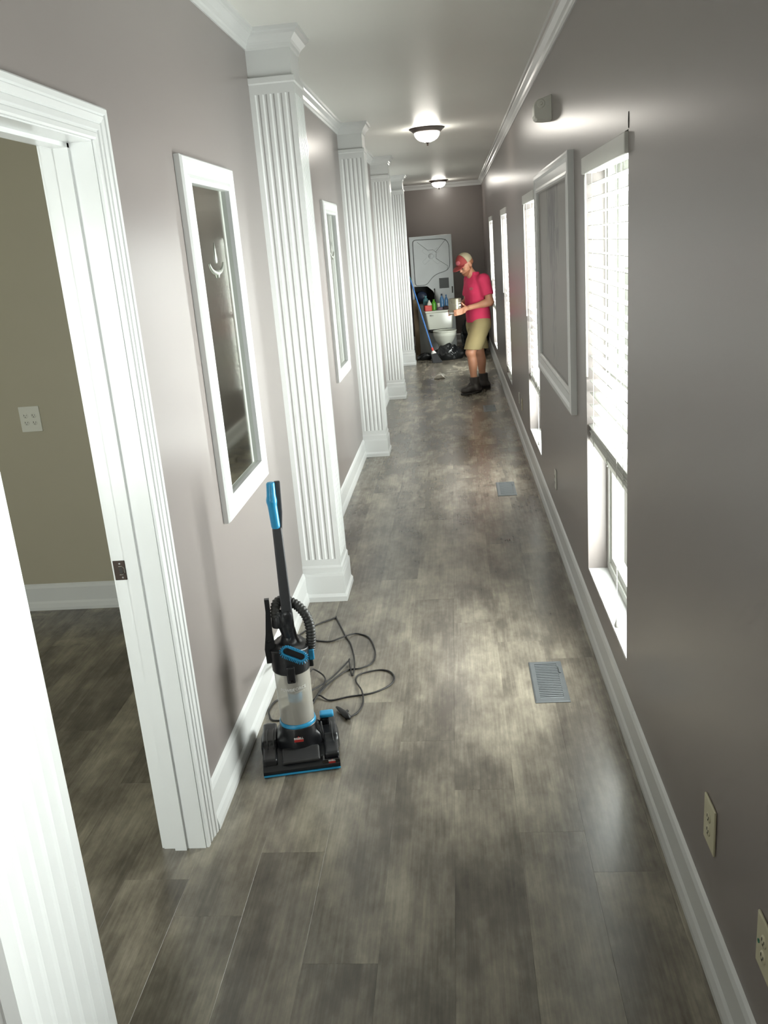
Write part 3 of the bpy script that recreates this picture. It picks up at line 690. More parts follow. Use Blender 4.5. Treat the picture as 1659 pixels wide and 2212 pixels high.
def wrap(cx, cz, tilt=0.0, rr=.0700, k=1.0):
    ct, st = math.cos(tilt), math.sin(tilt)
    def f(x, y):
        u, v = cx + x * ct - y * st, cz + x * st + y * ct
        a = u / rr; return (rr * math.sin(a), .15 - rr * math.cos(a), v)
    return f
pr_ = link('brand_print', text_mesh('POWER', .0165, wrap(-.024, .312), .0004), 'print_white', vac)
link('brand_print', text_mesh('FORCE', .0175, wrap(.026, .316, .06)), 'print_white', vac)
link('brand_print', text_mesh('COMPACT', .0085, wrap(.024, .302, .06)), 'print_white', vac)
# top cap of the canister
def capf(P):
    X, Y, Z = P
    d = cap(P, (0, .15, .36), (0, .15, .47), .0725, .076)
    d = np.maximum(d, Z - .492 + .35 * np.abs(X) - .06 * (Y - .15))
    d = smin(d, cap(P, (.002, .160, .46), (.006, .156, .53), .042, .026), .02)
    return np.maximum(d, .374 - Z)
link('canister_lid', nets('canister_lid', capf, (-.1, .05, .36), (.1, .25, .58), .004), 'black_plastic', vac)
m = MB(); m.cbox(-.019, .013, .068, .092, .346, .415, c=.005); lt = m.build('lid_latch', 'black_plastic', vac)
CB(-.010, .004, .066, .070, .352, .362, c=.0015).build('latch_tip', 'gloss_black', lt)
# dusting brush clipped on the front
def brushpt(t):
    """stadium outline in the brush plane"""
    L, r = .030, .0175; per = 4 * L + 2 * PI * r; s = (t % 1) * per
    if s < 2 * L: return (-L + s, r, 0, 1)
    s -= 2 * L
    if s < PI * r: a = PI / 2 - s / r; return (L + r * math.cos(a), r * math.sin(a), math.cos(a), math.sin(a))
    s -= PI * r
    if s < 2 * L: return (L - s, -r, 0, -1)
    s -= 2 * L; a = -PI / 2 - s / r; return (-L + r * math.cos(a), r * math.sin(a), math.cos(a), math.sin(a))
BT = math.radians(-30)
def b3(u, v, d): return (.018 + u * math.cos(BT) - v * math.sin(BT), .077 - d, .467 + u * math.sin(BT) + v * math.cos(BT))
m = MB(); P_ = [brushpt(k / 40) for k in range(41)]
m.tube([b3(p[0], p[1], .004) for p in P_], .0052, 6); br = m.build('dusting_brush', 'vac_blue', vac, True)
m = MB()
for k in range(34):
    p = brushpt((k + .5) / 34); m.tube([b3(p[0], p[1], .004), b3(p[0] + p[2] * .010, p[1] + p[3] * .010, .014)], [.0030, .0018], 5)
o = m.build('bristles', 'vac_blue', br); o['kind'] = 'stuff'
m = MB(); m.add([b3(p[0] * .92, p[1] * .85, .003) for p in P_[:-1]] + [b3(p[0] * .92, p[1] * .85, -.012) for p in P_[:-1]], [tuple(range(40)), tuple(range(79, 39, -1))] + [(k, (k + 1) % 40, 40 + (k + 1) % 40, 40 + k) for k in range(40)]); m.build('brush_body', 'black_plastic', br)
# neck, hose loop, crevice tool
link('neck', nets('neck', lambda P: smin(cap(P, (.004, .158, .47), (.008, .152, .60), .026, .021), cap(P, (-.026, .150, .60), (.006, .15, .50), .021, .022), .012), (-.09, .08, .42), (.09, .24, .66), .004), 'black_plastic', vac)
m = MB(); hp = [(-.030, .150, .560), (-.036, .148, .610), (-.026, .165, .642), (.004, .185, .640), (.045, .180, .618), (.076, .165, .580), (.088, .155, .530), (.086, .152, .480), (.080, .150, .44)]
hP, hR = spline([Vector(p) for p in hp], [.0185] * len(hp), 14); hR = [.0185 + .0022 * math.sin(i * 1.9) for i in range(len(hP))]
m.tube(hP, hR, 12); m.build('hose', 'hose', vac, True)
MB().lathe([(0, 0), (.023, 0), (.024, .004), (.022, .046), (.0195, .050), (0, .05)], n=18).build('hose_cuff', 'black_plastic', vac, True, loc=(-.031, .150, .552))
CB(.070, .092, .128, .160, .405, .450, c=.005).build('hose_clip', 'vac_blue', vac)
CB(.066, .086, .135, .165, .375, .408, c=.004).build('tool_holder', 'black_plastic', vac)
m = MB(); rect_loft(m, [(-.090, -.050, .135, .168, .41), (-.092, -.052, .135, .168, .47), (-.082, -.056, .140, .162, .53), (-.072, -.054, .142, .160, .62), (-.072, -.054, .142, .160, .668)]); ct = m.build('crevice_tool', 'black_plastic', vac)
m = MB(); m.tube([(-.066, .14, .50), (-.080, .135, .50)], .006, 8); m.build('tool_peg', 'black_plastic', ct)
# pole and grip
m = MB(); rect_loft(m, [(-.014, .028, .138, .168, .575), (-.013, .027, .138, .168, .66), (-.010, .025, .140, .166, .945)]); bm_ = m.build('handle_pole', 'pole_grey', vac)
md = bm_.modifiers.new('bevel', 'BEVEL'); md.width = .006; md.segments = 3
def gripf(P):
    return smin(cap(P, (.004, .146, .952), (.000, .140, 1.05), .0165, .0175), cap(P, (.000, .140, 1.05), (.003, .146, 1.112), .0175, .0155), .01)
link('grip', nets('grip', lambda P: np.maximum(gripf(P), np.maximum(P[2] - 1.118, .942 - P[2])), (-.04, .10, .92), (.04, .18, 1.14), .0035), 'vac_blue', vac)
m = MB(); rect_loft(m, [(.006, .026, .150, .172, .93), (.010, .034, .150, .172, 1.0), (.012, .036, .150, .170, 1.06), (.014, .038, .150, .168, 1.117)]); gb = m.build('grip_back', 'pole_grey', vac); md = gb.modifiers.new('bevel', 'BEVEL'); md.width = .005; md.segments = 2
# maker's badges
def badge(cx, cy, cz, sz, tilt, parent):
    ct, st = math.cos(tilt), math.sin(tilt)
    f = lambda x, y: (cx + x, cy + y * st, cz + y * ct)
    m = MB(); pts = [(-.5, -.28), (.5, -.28), (.5, -.02), (.24, .02), (0, .42), (-.24, .02), (-.5, -.02)]
    m.add([f(x * sz, y * sz) for x, y in pts] , [tuple(range(7))]); b_ = m.build('badge', 'logo_red', parent)
    f2 = lambda x, y: (cx + x, cy + (y + .004) * st - .0008, cz + (y + .004) * ct + .0004)
    link('badge_lettering', text_mesh('BISSELL', sz * .32, f2, .0003), 'print_white', b_)
badge(-.002, .0655, .108, .036, math.radians(6), vac)
badge(.116, .0020, .0345, .026, math.radians(5), vac)
# power cord on the floor
zf = .0042
def cordw(pts): return [vloc((x, y, z if z else zf)) for x, y, *r in pts for z in [r[0] if r else 0]]
paths = [
 [(-.80, 3.14, .30), (-.88, 3.5, .16), (-.93, 3.95, .02), (-.852, 4.181), (-.74, 4.292), (-.728, 4.296), (-.650, 4.063), (-.615, 3.975), (-.580, 3.82), (-.565, 3.70, .010), (-.568, 3.631), (-.598, 3.768, .012), (-.600, 3.765, .012), (-.660, 3.60, .012), (-.735, 3.49, .010), (-.80, 3.40)],
 [(-.80, 3.15, .28), (-.90, 3.60, .10), (-.90, 4.02), (-.826, 4.032), (-.724, 4.006), (-.643, 4.055, .010), (-.593, 4.087), (-.525, 4.030), (-.480, 3.869), (-.485, 3.753), (-.538, 3.701), (-.594, 3.687), (-.643, 3.613), (-.678, 3.517, .011), (-.721, 3.400), (-.78, 3.27), (-.863, 3.248), (-.893, 3.296), (-.902, 3.347), (-.881, 3.422), (-.80, 3.46)],
 [(-.66, 3.05, .39), (-.70, 3.30, .20), (-.745, 3.62, .05), (-.701, 3.623, .012), (-.686, 3.552, .012), (-.705, 3.44, .010), (-.715, 3.378), (-.698, 3.441, .011), (-.643, 3.405), (-.560, 3.432), (-.459, 3.458), (-.387, 3.520), (-.369, 3.587), (-.391, 3.654), (-.449, 3.676), (-.532, 3.640), (-.545, 3.577), (-.507, 3.472, .010), (-.492, 3.375), (-.507, 3.293), (-.546, 3.250)]]
m = MB()
for p in paths: m.tube(cordw(p), .0038, 6, 8)
pc = m.build('power_cord', 'rubber', vac, True)
m = MB(); a, b, c = (-.546, 3.250, .012), (-.570, 3.285, .013), (-.602, 3.330, .012)
m.tube(cordw([(-.535, 3.232, .012), a, (-.556, 3.266, .013), b, (-.59, 3.315, .012), c]), [.006, .013, .014, .011, .008, .005], 8); m.build('plug', 'rubber', pc, True)
m = MB(); m.tube(cordw([(-.560, 3.272, .014), (-.548, 3.288, .018)]), .006, 6); m.build('plug_tab', 'rubber', pc)
# ================================================================== THE MAN WITH THE PAINT CAN
PH = math.radians(28); MO = (.285, 11.44, 0.0)
man = thing('person', 'man in red T-shirt, tan shorts and red cap looking down at a paint can', 'person', MO, PI + PH)   # local x = forward, y = his left
HT = math.radians(33); hc = np.array((.155, .004, 1.602)); hd = np.array((math.cos(HT), .10, -math.sin(HT))); hd = hd / np.linalg.norm(hd)
hl = np.array((-.10, 1, 0)); hl = hl - hd * (hl @ hd); hl = hl / np.linalg.norm(hl); hu = np.cross(hd, hl)
HM = [hd, hl, hu]
def hp_(d, l, u): return tuple(hc + hd * d + hl * l + hu * u)
CANC = (.330, .0)
def headf(P):
    h = ell(P, hp_(-.012, 0, .025), (.098, .078, .100), HM)
    h = smin(h, ell(P, hp_(.030, 0, -.050), (.066, .060, .070), HM), .035)
    h = smin(h, ell(P, hp_(.066, 0, -.092), (.028, .034, .026), HM), .03)       # chin
    h = smin(h, cap(P, hp_(.086, 0, .008), hp_(.108, 0, -.030), .008, .014), .012)   # nose
    h = smin(h, ell(P, hp_(.090, 0, -.062), (.012, .026, .011), HM), .01)
    h = smin(h, ell(P, hp_(.088, 0, .022), (.012, .055, .012), HM), .015)       # brow
    for s in (-1, 1):
        h = np.maximum(h, -ell(P, hp_(.098, s * .032, -.004), (.018, .016, .010), HM))
        h = smin(h, ell(P, hp_(-.012, s * .079, -.012), (.020, .009, .031), HM), .008)
        h = smin(h, ell(P, hp_(.060, s * .048, -.030), (.024, .022, .022), HM), .02)
    return h
def bodyf(P):
    X, Y, Z = P
    d = loft(P, [(.86, .165, .11, 0), (1.0, .15, .105, 0), (1.2, .165, .11, .01), (1.38, .16, .095, .01), (1.45, .10, .07, .03), (1.48, .06, .06, .045)])
    d = smin(d, cap(P, (.040, 0, 1.43), (.125, 0, 1.545), .062, .056), .04)
    h = headf(P)
    d = smin(d, h, .02)
    A = {1: [(0, .185, 1.41), (-.03, .25, 1.13), (.195, .145, 1.085)], -1: [(0, -.185, 1.41), (.02, -.245, 1.13), (.215, -.140, 1.080)]}
    for s in (1, -1):
        a, b, c = A[s]
        arm = smin(cap(P, a, b, .056, .044), cap(P, b, c, .045, .030), .03)
        arm = smin(arm, ell(P, tuple(np.array(b) * .7 + np.array(c) * .3), (.05, .042, .042)), .03)
        # palm and fingers closing on the can
        pm_ = (c[0] + .055, c[1] - s * .030, c[2] - .018)
        hnd = smin(cap(P, c, pm_, .027, .026), cap(P, (pm_[0], pm_[1], pm_[2] + .022), (pm_[0] + .018, pm_[1] + s * .002, pm_[2] - .030), .020, .019), .02)
        for i in range(4):
            z0 = pm_[2] + .020 - .020 * i; k0 = (pm_[0] + .022, pm_[1] + s * .004, z0); ln = (.9, 1.0, .95, .78)[i]
            k1 = (pm_[0] + .022 + .038 * ln, s * .103, z0 - .014); ang = (.52 + .16 * ln)
            k2 = (CANC[0] + .098 * math.sin(ang - .35), s * .098 * math.cos(ang - .35), z0 - .022); k3 = (CANC[0] + .095 * math.sin(ang), s * .095 * math.cos(ang), z0 - .026)
            f = smin(smin(cap(P, k0, k1, .0105, .0100), cap(P, k1, k2, .0100, .0092), .006), cap(P, k2, k3, .0092, .0080), .006)
            hnd = smin(hnd, f, .006)
        t0 = (pm_[0] - .020, pm_[1] - s * .004, pm_[2] + .020); t1 = (pm_[0] + .005, s * .086, pm_[2] + .052); t2 = (pm_[0] + .030, s * .088, pm_[2] + .078)
        hnd = smin(hnd, smin(cap(P, t0, t1, .014, .0115), cap(P, t1, t2, .0115, .0095), .006), .008)
        d = smin(d, smin(arm, hnd, .015), .02)
    for s, (hip, kn, an) in LEGS.items():
        leg = smin(cap(P, hip, kn, .088, .060), cap(P, kn, an, .054, .038), .03)
        mid = tuple(np.array(kn) * .68 + np.array(an) * .32 + np.array((-.020, 0, 0))); leg = smin(leg, ell(P, mid, (.052, .052, .11)), .03)
        leg = smin(leg, ell(P, (kn[0] + .020, kn[1], kn[2]), (.045, .045, .05)), .02)
        d = smin(d, leg, .03)
    return d
LEGS = {1: ((.01, .09, .87), (.195, .105, .525), (.155, .10, .10)), -1: ((.0, -.09, .87), (-.045, -.095, .50), (-.085, -.095, .10))}
link('body', nets('body', bodyf, (-.22, -.36, .09), (.50, .36, 1.74), .006), 'skin', man)
for s in (-1, 1):
    MB().lathe([(0, -.009), (.006, -.007), (.009, 0), (.006, .007), (0, .009)], n=10).build('eye', 'eye', man, True, loc=hp_(.083, s * .032, -.003))
def beardf(P):
    X, Y, Z = P; d_, l_, u_ = hcoord(P)
    reg = np.minimum(ell(P, hp_(.030, 0, -.100), (.085, .080, .062), HM), ell(P, hp_(-.004, 0, -.060), (.022, .09, .060), HM))
    reg = np.maximum(reg, -ell(P, hp_(.105, 0, -.060), (.026, .026, .012), HM)); reg = np.maximum(reg, u_ + .034 - .25 * (.06 - d_))
    return np.maximum(headf(P) - .004, reg)
def hcoord(P):
    X, Y, Z = P; x, y, z = X - hc[0], Y - hc[1], Z - hc[2]
    return [HM[i][0] * x + HM[i][1] * y + HM[i][2] * z for i in range(3)]
link('beard', nets('beard', beardf, (.03, -.12, 1.42), (.34, .12, 1.66), .004), 'beard', man)
link('hair', nets('hair', lambda P: smin(ell(P, hp_(-.034, 0, .020), (.080, .0785, .078), HM), ell(P, hp_(-.072, 0, -.012), (.032, .056, .032), HM), .02), (.0, -.12, 1.48), (.25, .12, 1.74), .006), 'beard', man)
# T-shirt
def fold(P, a, f): X, Y, Z = P; return a * np.sin(f * (Z + .6 * Y) + 3 * np.sin(9 * Y + 4 * X)) * np.sin(5 * Z + 7 * X)
def shirtf(P):
    X, Y, Z = P
    d = loft(P, [(.86, .192, .146, .0), (.95, .188, .142, .004), (1.08, .185, .142, .012), (1.25, .195, .142, .012), (1.36, .195, .128, .012), (1.42, .165, .108, .015), (1.47, .095, .078, .035), (1.50, .075, .072, .045)])
    d = np.maximum(d, .885 - Z - .02 * Y)
    for s in (1, -1):
        b = (-.018 if s > 0 else .01, s * .228, 1.215)
        a = cap(P, (0, s * .172, 1.405), b, .078, .072)
        n = np.array((-.02, s * .06, -.20)); n = n / np.linalg.norm(n)
        a = np.maximum(a, (X - b[0]) * n[0] + (Y - b[1]) * n[1] + (Z - b[2]) * n[2])
        d = smin(d, a, .035)
    d = np.maximum(d, -ell(P, (.075, 0, 1.535), (.085, .078, .060)))
    return d + fold(P, .0035, 30)
sh = link('t_shirt', nets('t_shirt', shirtf, (-.20, -.34, .86), (.22, .34, 1.52), .006), 'shirt', man)
link('chest_print', nets('chest_print', lambda P: np.maximum(np.abs(shirtf(P) - .001) - .0022, ell(P, (.14, .085, 1.305), (.05, .030, .020))), (.08, .03, 1.25), (.20, .14, 1.34), .0035), 'emblem', sh)
# shorts
def shortf(P):
    X, Y, Z = P
    d = loft(P, [(.80, .172, .128, 0), (.88, .172, .128, 0), (.96, .160, .118, 0)])
    for s, (hip, kn, an) in LEGS.items():
        a = cap(P, (hip[0], hip[1], .86), (kn[0] - .012, kn[1], .53), .122, .108)
        d = smin(d, a, .03)
    return np.maximum(d + fold(P, .004, 24), (.552 if True else 0) - Z + .10 * (X - .1))
so = link('shorts', nets('shorts', shortf, (-.24, -.26, .48), (.36, .26, .99), .006), 'shorts', man)
m = MB(); m.tube([(.035, .174, .895), (.04, .180, .86), (.03, .178, .82), (.026, .178, .80)], .004, 6, 4); m.build('pocket_cord', 'rubber', so, True)
# boots
def boot(s):
    hip, kn, an = LEGS[s]; tx = (.30, .135) if s > 0 else (.075, -.115)
    x0, y0 = an[0] - .035, an[1]
    dv = np.array((tx[0] - x0, tx[1] - y0)); dv = dv / np.linalg.norm(dv)
    def f(P):
        X, Y, Z = P
        b = cap(P, (x0 + .03, y0, .06), (an[0] + .002, an[1], .22), .062, .062); b = np.maximum(b, Z - .205)
        ft = smin(cap(P, (x0 - .01, y0, .045), (x0 + dv[0] * .13, y0 + dv[1] * .13, .060), .052, .056), cap(P, (x0 + dv[0] * .13, y0 + dv[1] * .13, .056), (x0 + dv[0] * .215, y0 + dv[1] * .215, .052), .056, .048), .02)
        return np.maximum(smin(b, ft, .03), .022 - Z)
    bo = link('boot', nets('boot', f, (x0 - .10, y0 - .12, 0), (x0 + .33, y0 + .14, .23), .006), 'boots', man)
    def g(P):
        X, Y, Z = P
        ft = smin(cap(P, (x0 - .01, y0, .02), (x0 + dv[0] * .13, y0 + dv[1] * .13, .02), .053, .058), cap(P, (x0 + dv[0] * .13, y0 + dv[1] * .13, .02), (x0 + dv[0] * .215, y0 + dv[1] * .215, .02), .058, .050), .02)
        return np.maximum(np.maximum(ft, Z - .024), .001 - Z)
    link('sole', nets('sole', g, (x0 - .10, y0 - .12, -.02), (x0 + .33, y0 + .14, .05), .006, 0), 'sole', bo)
boot(1); boot(-1)
# cap
def hcoord(P):
    X, Y, Z = P; x, y, z = X - hc[0], Y - hc[1], Z - hc[2]
    return [HM[i][0] * x + HM[i][1] * y + HM[i][2] * z for i in range(3)]
def crownf(P):
    d_, l_, u_ = hcoord(P); c_ = ell(P, hp_(-.005, 0, .040), (.113, .092, .108), HM)
    return np.maximum(c_, .032 - u_ + .10 * d_)
lo_, hi_ = (-.02, -.14, 1.48), (.36, .14, 1.78)
cp = link('cap', nets('cap', lambda P: np.maximum(crownf(P), hcoord(P)[0] - .012), lo_, hi_, .005), 'cap_tan', man)
link('front_panel', nets('front_panel', lambda P: np.maximum(crownf(P) - .0015, .012 - hcoord(P)[0]), lo_, hi_, .005), 'cap_red', cp)
def brimf(P):
    d_, l_, u_ = hcoord(P); r = np.sqrt(((d_ - .085) / .105) ** 2 + (l_ / .088) ** 2) - 1
    return np.maximum(np.maximum(r * .088, .055 - d_), np.abs(u_ - .046 + 2.2 * l_ * l_ + .18 * (d_ - .09)) - .0045)
link('brim', nets('brim', brimf, (.10, -.14, 1.46), (.40, .14, 1.70), .004), 'cap_red', cp)
link('emblem', nets('emblem', lambda P: np.maximum(np.abs(crownf(P) - .003) - .003, ell(P, hp_(.085, .02, .085), (.06, .032, .026), HM)), lo_, hi_, .004), 'emblem', cp)
# paint can, held
c_, s_ = math.cos(PI + PH), math.sin(PI + PH)
pcan = thing('paint_can', 'metal paint can with worn white label held in the man\'s hands', 'paint can', (MO[0] + CANC[0] * c_, MO[1] + CANC[0] * s_, 1.012), PI + PH)
MB().lathe([(0, .004), (.078, .004), (.080, 0), (.083, .003), (.083, .008), (.0815, .012), (.0815, .180), (.083, .184), (.0835, .190), (.080, .1905), (.076, .186), (.074, .180), (0, .178)], n=36).build('can_body', 'tin', pcan, True, auto=35)
MB().lathe([(.0818, .006), (.0828, .007), (.0828, .026), (.0818, .027)], n=36).build('bottom_band', 'print_white', pcan, True)
def cwrap(a0, z0, rr=.0823):
    return lambda x, y: (rr * math.cos(a0 + x / rr), rr * math.sin(a0 + x / rr), z0 + y)
CA = math.radians(95)      # side of the can turned to the camera
lab = MB()
for (u0, u1, v0, v1) in ((-.045, .000, .095, .118), (-.040, -.012, .050, .082), (-.046, .012, .138, .143)):
    n = 6; vs = []
    for k in range(n + 1):
        u = u0 + (u1 - u0) * k / n; vs += [cwrap(CA + .55, v0)(u, 0), cwrap(CA + .55, v1)(u + .006, 0)]
    lab.add(vs, [(2 * k, 2 * k + 2, 2 * k + 3, 2 * k + 1) for k in range(n)])
lab.build('label_print', 'print_white', pcan)
m = MB()
for s in (1, -1): m.lathe([(0, 0), (.010, 0), (.010, .003), (.006, .006), (0, .006)], n=12)
for s, an in ((1, math.radians(20)), (-1, math.radians(200))):
    q = MB(); q.lathe([(0, 0), (.010, 0), (.010, .003), (.006, .006), (0, .006)], n=12)
    link('bail_ear', q.mesh('bail_ear'), 'tin', pcan, (.0815 * math.cos(an), .0815 * math.sin(an), .150), (0, PI / 2, an))
m = MB(); m.tube([(.090 * math.cos(math.radians(20 + 180 * k / 12)) * (1.0), .090 * math.sin(math.radians(20 + 180 * k / 12)), .150 - .05 * math.sin(PI * k / 12)) for k in range(13)], .0016, 5); m.build('bail_handle', 'steel', pcan)
# ================================================================== CLUTTER AT THE FAR END
def rounded(pts, rads, n=5):
    """2D polygon with rounded corners"""
    out = []; N = len(pts)
    for i in range(N):
        p = Vector(pts[i]); a = (Vector(pts[i - 1]) - p); b = (Vector(pts[(i + 1) % N]) - p); r = min(rads[i], a.length * .45, b.length * .45)
        if r <= 0: out.append(tuple(p)); continue
        a.normalize(); b.normalize(); s, e = p + a * r, p + b * r
        for k in range(n + 1):
            t = k / n; q = s * (1 - t) ** 2 + p * 2 * t * (1 - t) + e * t * t; out.append((q.x, q.y))
    return out
t = thing('laundry_unit', 'grey stacked washer-dryer seen from the back, behind the toilet', 'appliance', (-.375, 15.735, -.053)); t.scale = (1.028, 1, 1.028)
body = CB(-.356, .356, 0, .68, .054, 2.005, c=.008).build('cabinet', 'enamel', t)
hole = rounded([(-.322, .88), (.022, .88), (.020, 1.085), (-.090, 1.188), (-.322, 1.198)], [.01, .01, .05, .02, .01])
cut = MB(); cut.prism(hole, [lambda a, b: (a, -.05, b), lambda a, b: (a, .30, b)]); cutter = cut.build('cutter', None, t)
md = body.modifiers.new('b', 'BOOLEAN'); md.object = cutter; md.operation = 'DIFFERENCE'; md.solver = 'EXACT'
bpy.context.view_layer.update(); dg = bpy.context.evaluated_depsgraph_get(); nm = bpy.data.meshes.new_from_object(body.evaluated_get(dg)); body.modifiers.clear(); body.data = nm
bpy.data.objects.remove(cutter, do_unlink=True)
B(-.318, .018, .285, .299, .885, 1.19).build('service_opening', 'duct', t)
m = MB(); m.lathe([(0, 0), (.085, 0), (.085, .16), (0, .16)], n=24); link('drum_motor', m.mesh('drum_motor'), 'navy_plastic', t, (-.20, .24, 1.02), (PI / 2, 0, 0), True)
pan = rounded([(-.292, 1.245), (-.292, 1.950), (.305, 1.936), (.305, 1.440), (.035, 1.372), (-.105, 1.212), (-.27, 1.212)], [.04, .06, .14, .11, .10, .06, .03], 7)
m = MB(); m.prism(pan, [lambda a, b: (a, -.001, b), lambda a, b: (a, -.010, b), lambda a, b: (.006 + (a - .006) * .985, -.013, 1.6 + (b - 1.6) * .985)]); panel = m.build('rear_panel', 'enamel', t)
m = MB(); q = pan + [pan[0], pan[1]]; m.tube([(a, -.004, b) for a, b in q], .0075, 6); m.build('panel_seam', 'enamel_groove', panel)
c0 = (0.0, 1.675)
m = MB()
for (dx, dz) in ((-.13, .11), (.13, .11), (.13, -.11), (-.13, -.11)):
    px, pz = -dz * .30 if dx > 0 else dz * .30, abs(dx) * .30
    n_ = Vector((dx, dz)).normalized(); o_ = Vector((-n_.y, n_.x)) * .030
    for s_ in (-1, 1): m.tube([(c0[0] + n_.x * .055 + o_.x * s_, -.014, c0[1] + n_.y * .055 + o_.y * s_), (c0[0] + dx + o_.x * s_, -.014, c0[1] + dz + o_.y * s_)], .0042, 5)
    m.tube([(c0[0] + dx - o_.x, -.014, c0[1] + dz - o_.y), (c0[0] + dx + o_.x, -.014, c0[1] + dz + o_.y)], .0042, 5)
m.build('pressed_ribs', 'enamel', panel)
m = MB(); m.tube([(-.22, -.013, 1.915), (-.05, -.013, 1.775), (.04, -.013, 1.775), (.09, -.013, 1.73), (.085, -.013, 1.63), (.27, -.013, 1.50), (.262, -.013, 1.43)], .003, 5).tube([(.085, -.013, 1.74), (.26, -.013, 1.93)], .003, 5); m.build('crease', 'enamel_groove', panel)
MB().lathe([(0, 0), (.045, 0), (.040, .010), (.018, .012), (.010, .020), (0, .020)], n=18).build('bearing_boss', 'enamel', panel, True, loc=(c0[0], -.012, c0[1]), rot=(PI / 2, 0, 0))
B(.113, .275, -.006, .001, 1.139, 1.307).build('vent_plate', 'enamel_groove', t)
B(.318, .338, -.003, .001, 1.05, 1.16).build('rating_label', 'slot_dark', t)
m = MB(); m.tube([(.018, -.006, 1.12), (.03, -.012, 1.14), (.028, -.012, 1.06), (.035, -.010, 1.0), (.03, -.012, .9)], .006, 6, 5); m.build('power_lead', 'rubber', t, True)

# toilet, unfitted, with things stacked on its tank
TX, TY, TR = -.293, 15.505, .213; TZ = -.052
toi = thing('toilet', 'white toilet standing loose with clutter on its tank', 'toilet', (TX, TY, 0), TR)
def tankf(P):
    X, Y, Z = P; k = np.interp(Z, [.46, .732], [.211, .249]); qx = np.abs(X) - k + .03; qy = np.abs(Y) - .095 + .03
    d = np.sqrt(np.maximum(qx, 0) ** 2 + np.maximum(qy, 0) ** 2) + np.minimum(np.maximum(qx, qy), 0) - .03
    return np.maximum(np.maximum(d, Z - .734), .452 - Z)
tk = link('tank', nets('tank', tankf, (-.31, -.13, .42), (.31, .13, .78), .007), 'porcelain', toi)
link('tank_lid', nets('tank_lid', lambda P: rbox(P, (0, 0, .752), (.261, .105, .018), .014), (-.30, -.14, .71), (.30, .14, .80), .006), 'porcelain', toi)
m = MB(); m.tube([(-.165, -.096, 0.692), (-.165, -.112, 0.692)], .011, 8).tube([(-.165, -.112, 0.692), (-.120, -.118, 0.688)], .006, 6); m.build('flush_lever', 'chrome', tk)
def bowlf(P):
    X, Y, Z = P
    k = np.interp(Z, [.0, .10, .21, .29, .38, .45], [.11, .095, .108, .160, .193, .197]); kd = np.interp(Z, [.0, .10, .21, .29, .38, .45], [.20, .17, .17, .20, .235, .240]); yc = np.interp(Z, [0, .22, .45], [-.32, -.36, -.42])
    d = (np.sqrt((X / k) ** 2 + ((Y - yc) / kd) ** 2) - 1) * k
    d = smin(d, rbox(P, (0, -.13, .36), (.11, .12, .09), .03), .04)
    d = np.maximum(np.maximum(d, Z - .436), .001 - Z)
    return np.maximum(d, -ell(P, (0, -.43, .46), (.135, .165, .16)))
link('bowl', nets('bowl', bowlf, (-.24, -.72, -.02), (.24, .06, .52), .008), 'porcelain', toi)
def seatf(P):
    X, Y, Z = P; r = np.sqrt((X / .201) ** 2 + ((Y + .425) / .243) ** 2)
    return np.maximum(np.maximum((r - 1) * .19, (.70 - r) * .19), np.abs(Z - .448) - .010)
link('seat', nets('seat', seatf, (-.23, -.70, .42), (.23, -.15, .48), .006), 'porcelain', toi)
link('spud_gasket', nets('spud_gasket', lambda P: rbox(P, (-.03, .0, .425), (.16, .06, .035), .02), (-.22, -.1, .37), (.18, .1, .49), .008), 'rubber', toi)
def put(o, label, cat, group='supplies piled on the toilet tank'): return tag(o, label, cat, group)
def tp(x, y, z):
    c, s = math.cos(TR), math.sin(TR); return (TX + c * x - s * y, TY + s * x + c * y, z)
zl = .7705
t = thing('red_container', 'red container with pale cone top on the toilet tank', 'container', tp(-.185, -.040, zl), TR, 'supplies piled on the toilet tank')
CB(-.070, .055, -.050, .060, 0, .095, c=.008).build('tub', 'red_pack', t)
MB().lathe([(.045, .095), (.042, .110), (.016, .160), (.012, .178), (0, .180)], (.018, -.005, 0), 16).build('cone_spout', 'paper', t, True)
def bottle(name, loc, r, h, matn, label, capm, sy=.7):
    t = thing(name, label, 'bottle', loc, TR, 'supplies piled on the toilet tank')
    MB().lathe([(0, 0), (r, 0), (r * 1.03, .008), (r * 1.03, h * .62), (r * .8, h * .74), (r * .36, h * .84), (r * .34, h * .90), (0, h * .90)], n=20, sy=sy).build('bottle_body', matn, t, True, auto=50)
    MB().lathe([(0, h * .88), (r * .42, h * .88), (r * .42, h), (0, h)], n=14).build('bottle_cap', capm, t, True, auto=40)
bottle('green_bottle', tp(-.080, .0, zl), .042, .185, 'green_bottle', 'bright green bottle next to the red container', 'green_bottle', .8)
bottle('blue_spray_bottle', tp(.072, .03, zl), .036, .265, 'blue_bottle', 'taller blue bottle on the tank, beside the green one', 'navy_plastic')
bottle('small_blue_bottle', tp(.150, .035, zl), .030, .245, 'blue_bottle', 'narrower blue-grey bottle at the right end of the tank', 'blue_bottle')
MB().lathe([(0, 0), (.026, 0), (.032, .105), (.029, .105), (.024, .006), (0, .006)], tuple(0 for _ in range(3)), 16)
tag(MB().lathe([(0, 0), (.024, 0), (.030, .112), (.027, .112), (.022, .006), (0, .006)], (0, 0, 0), 18).build('white_cup', 'paper', None, True, loc=tp(.010, .045, zl), auto=40), 'white paper cup between the green and blue bottles', 'cup', 'supplies piled on the toilet tank')
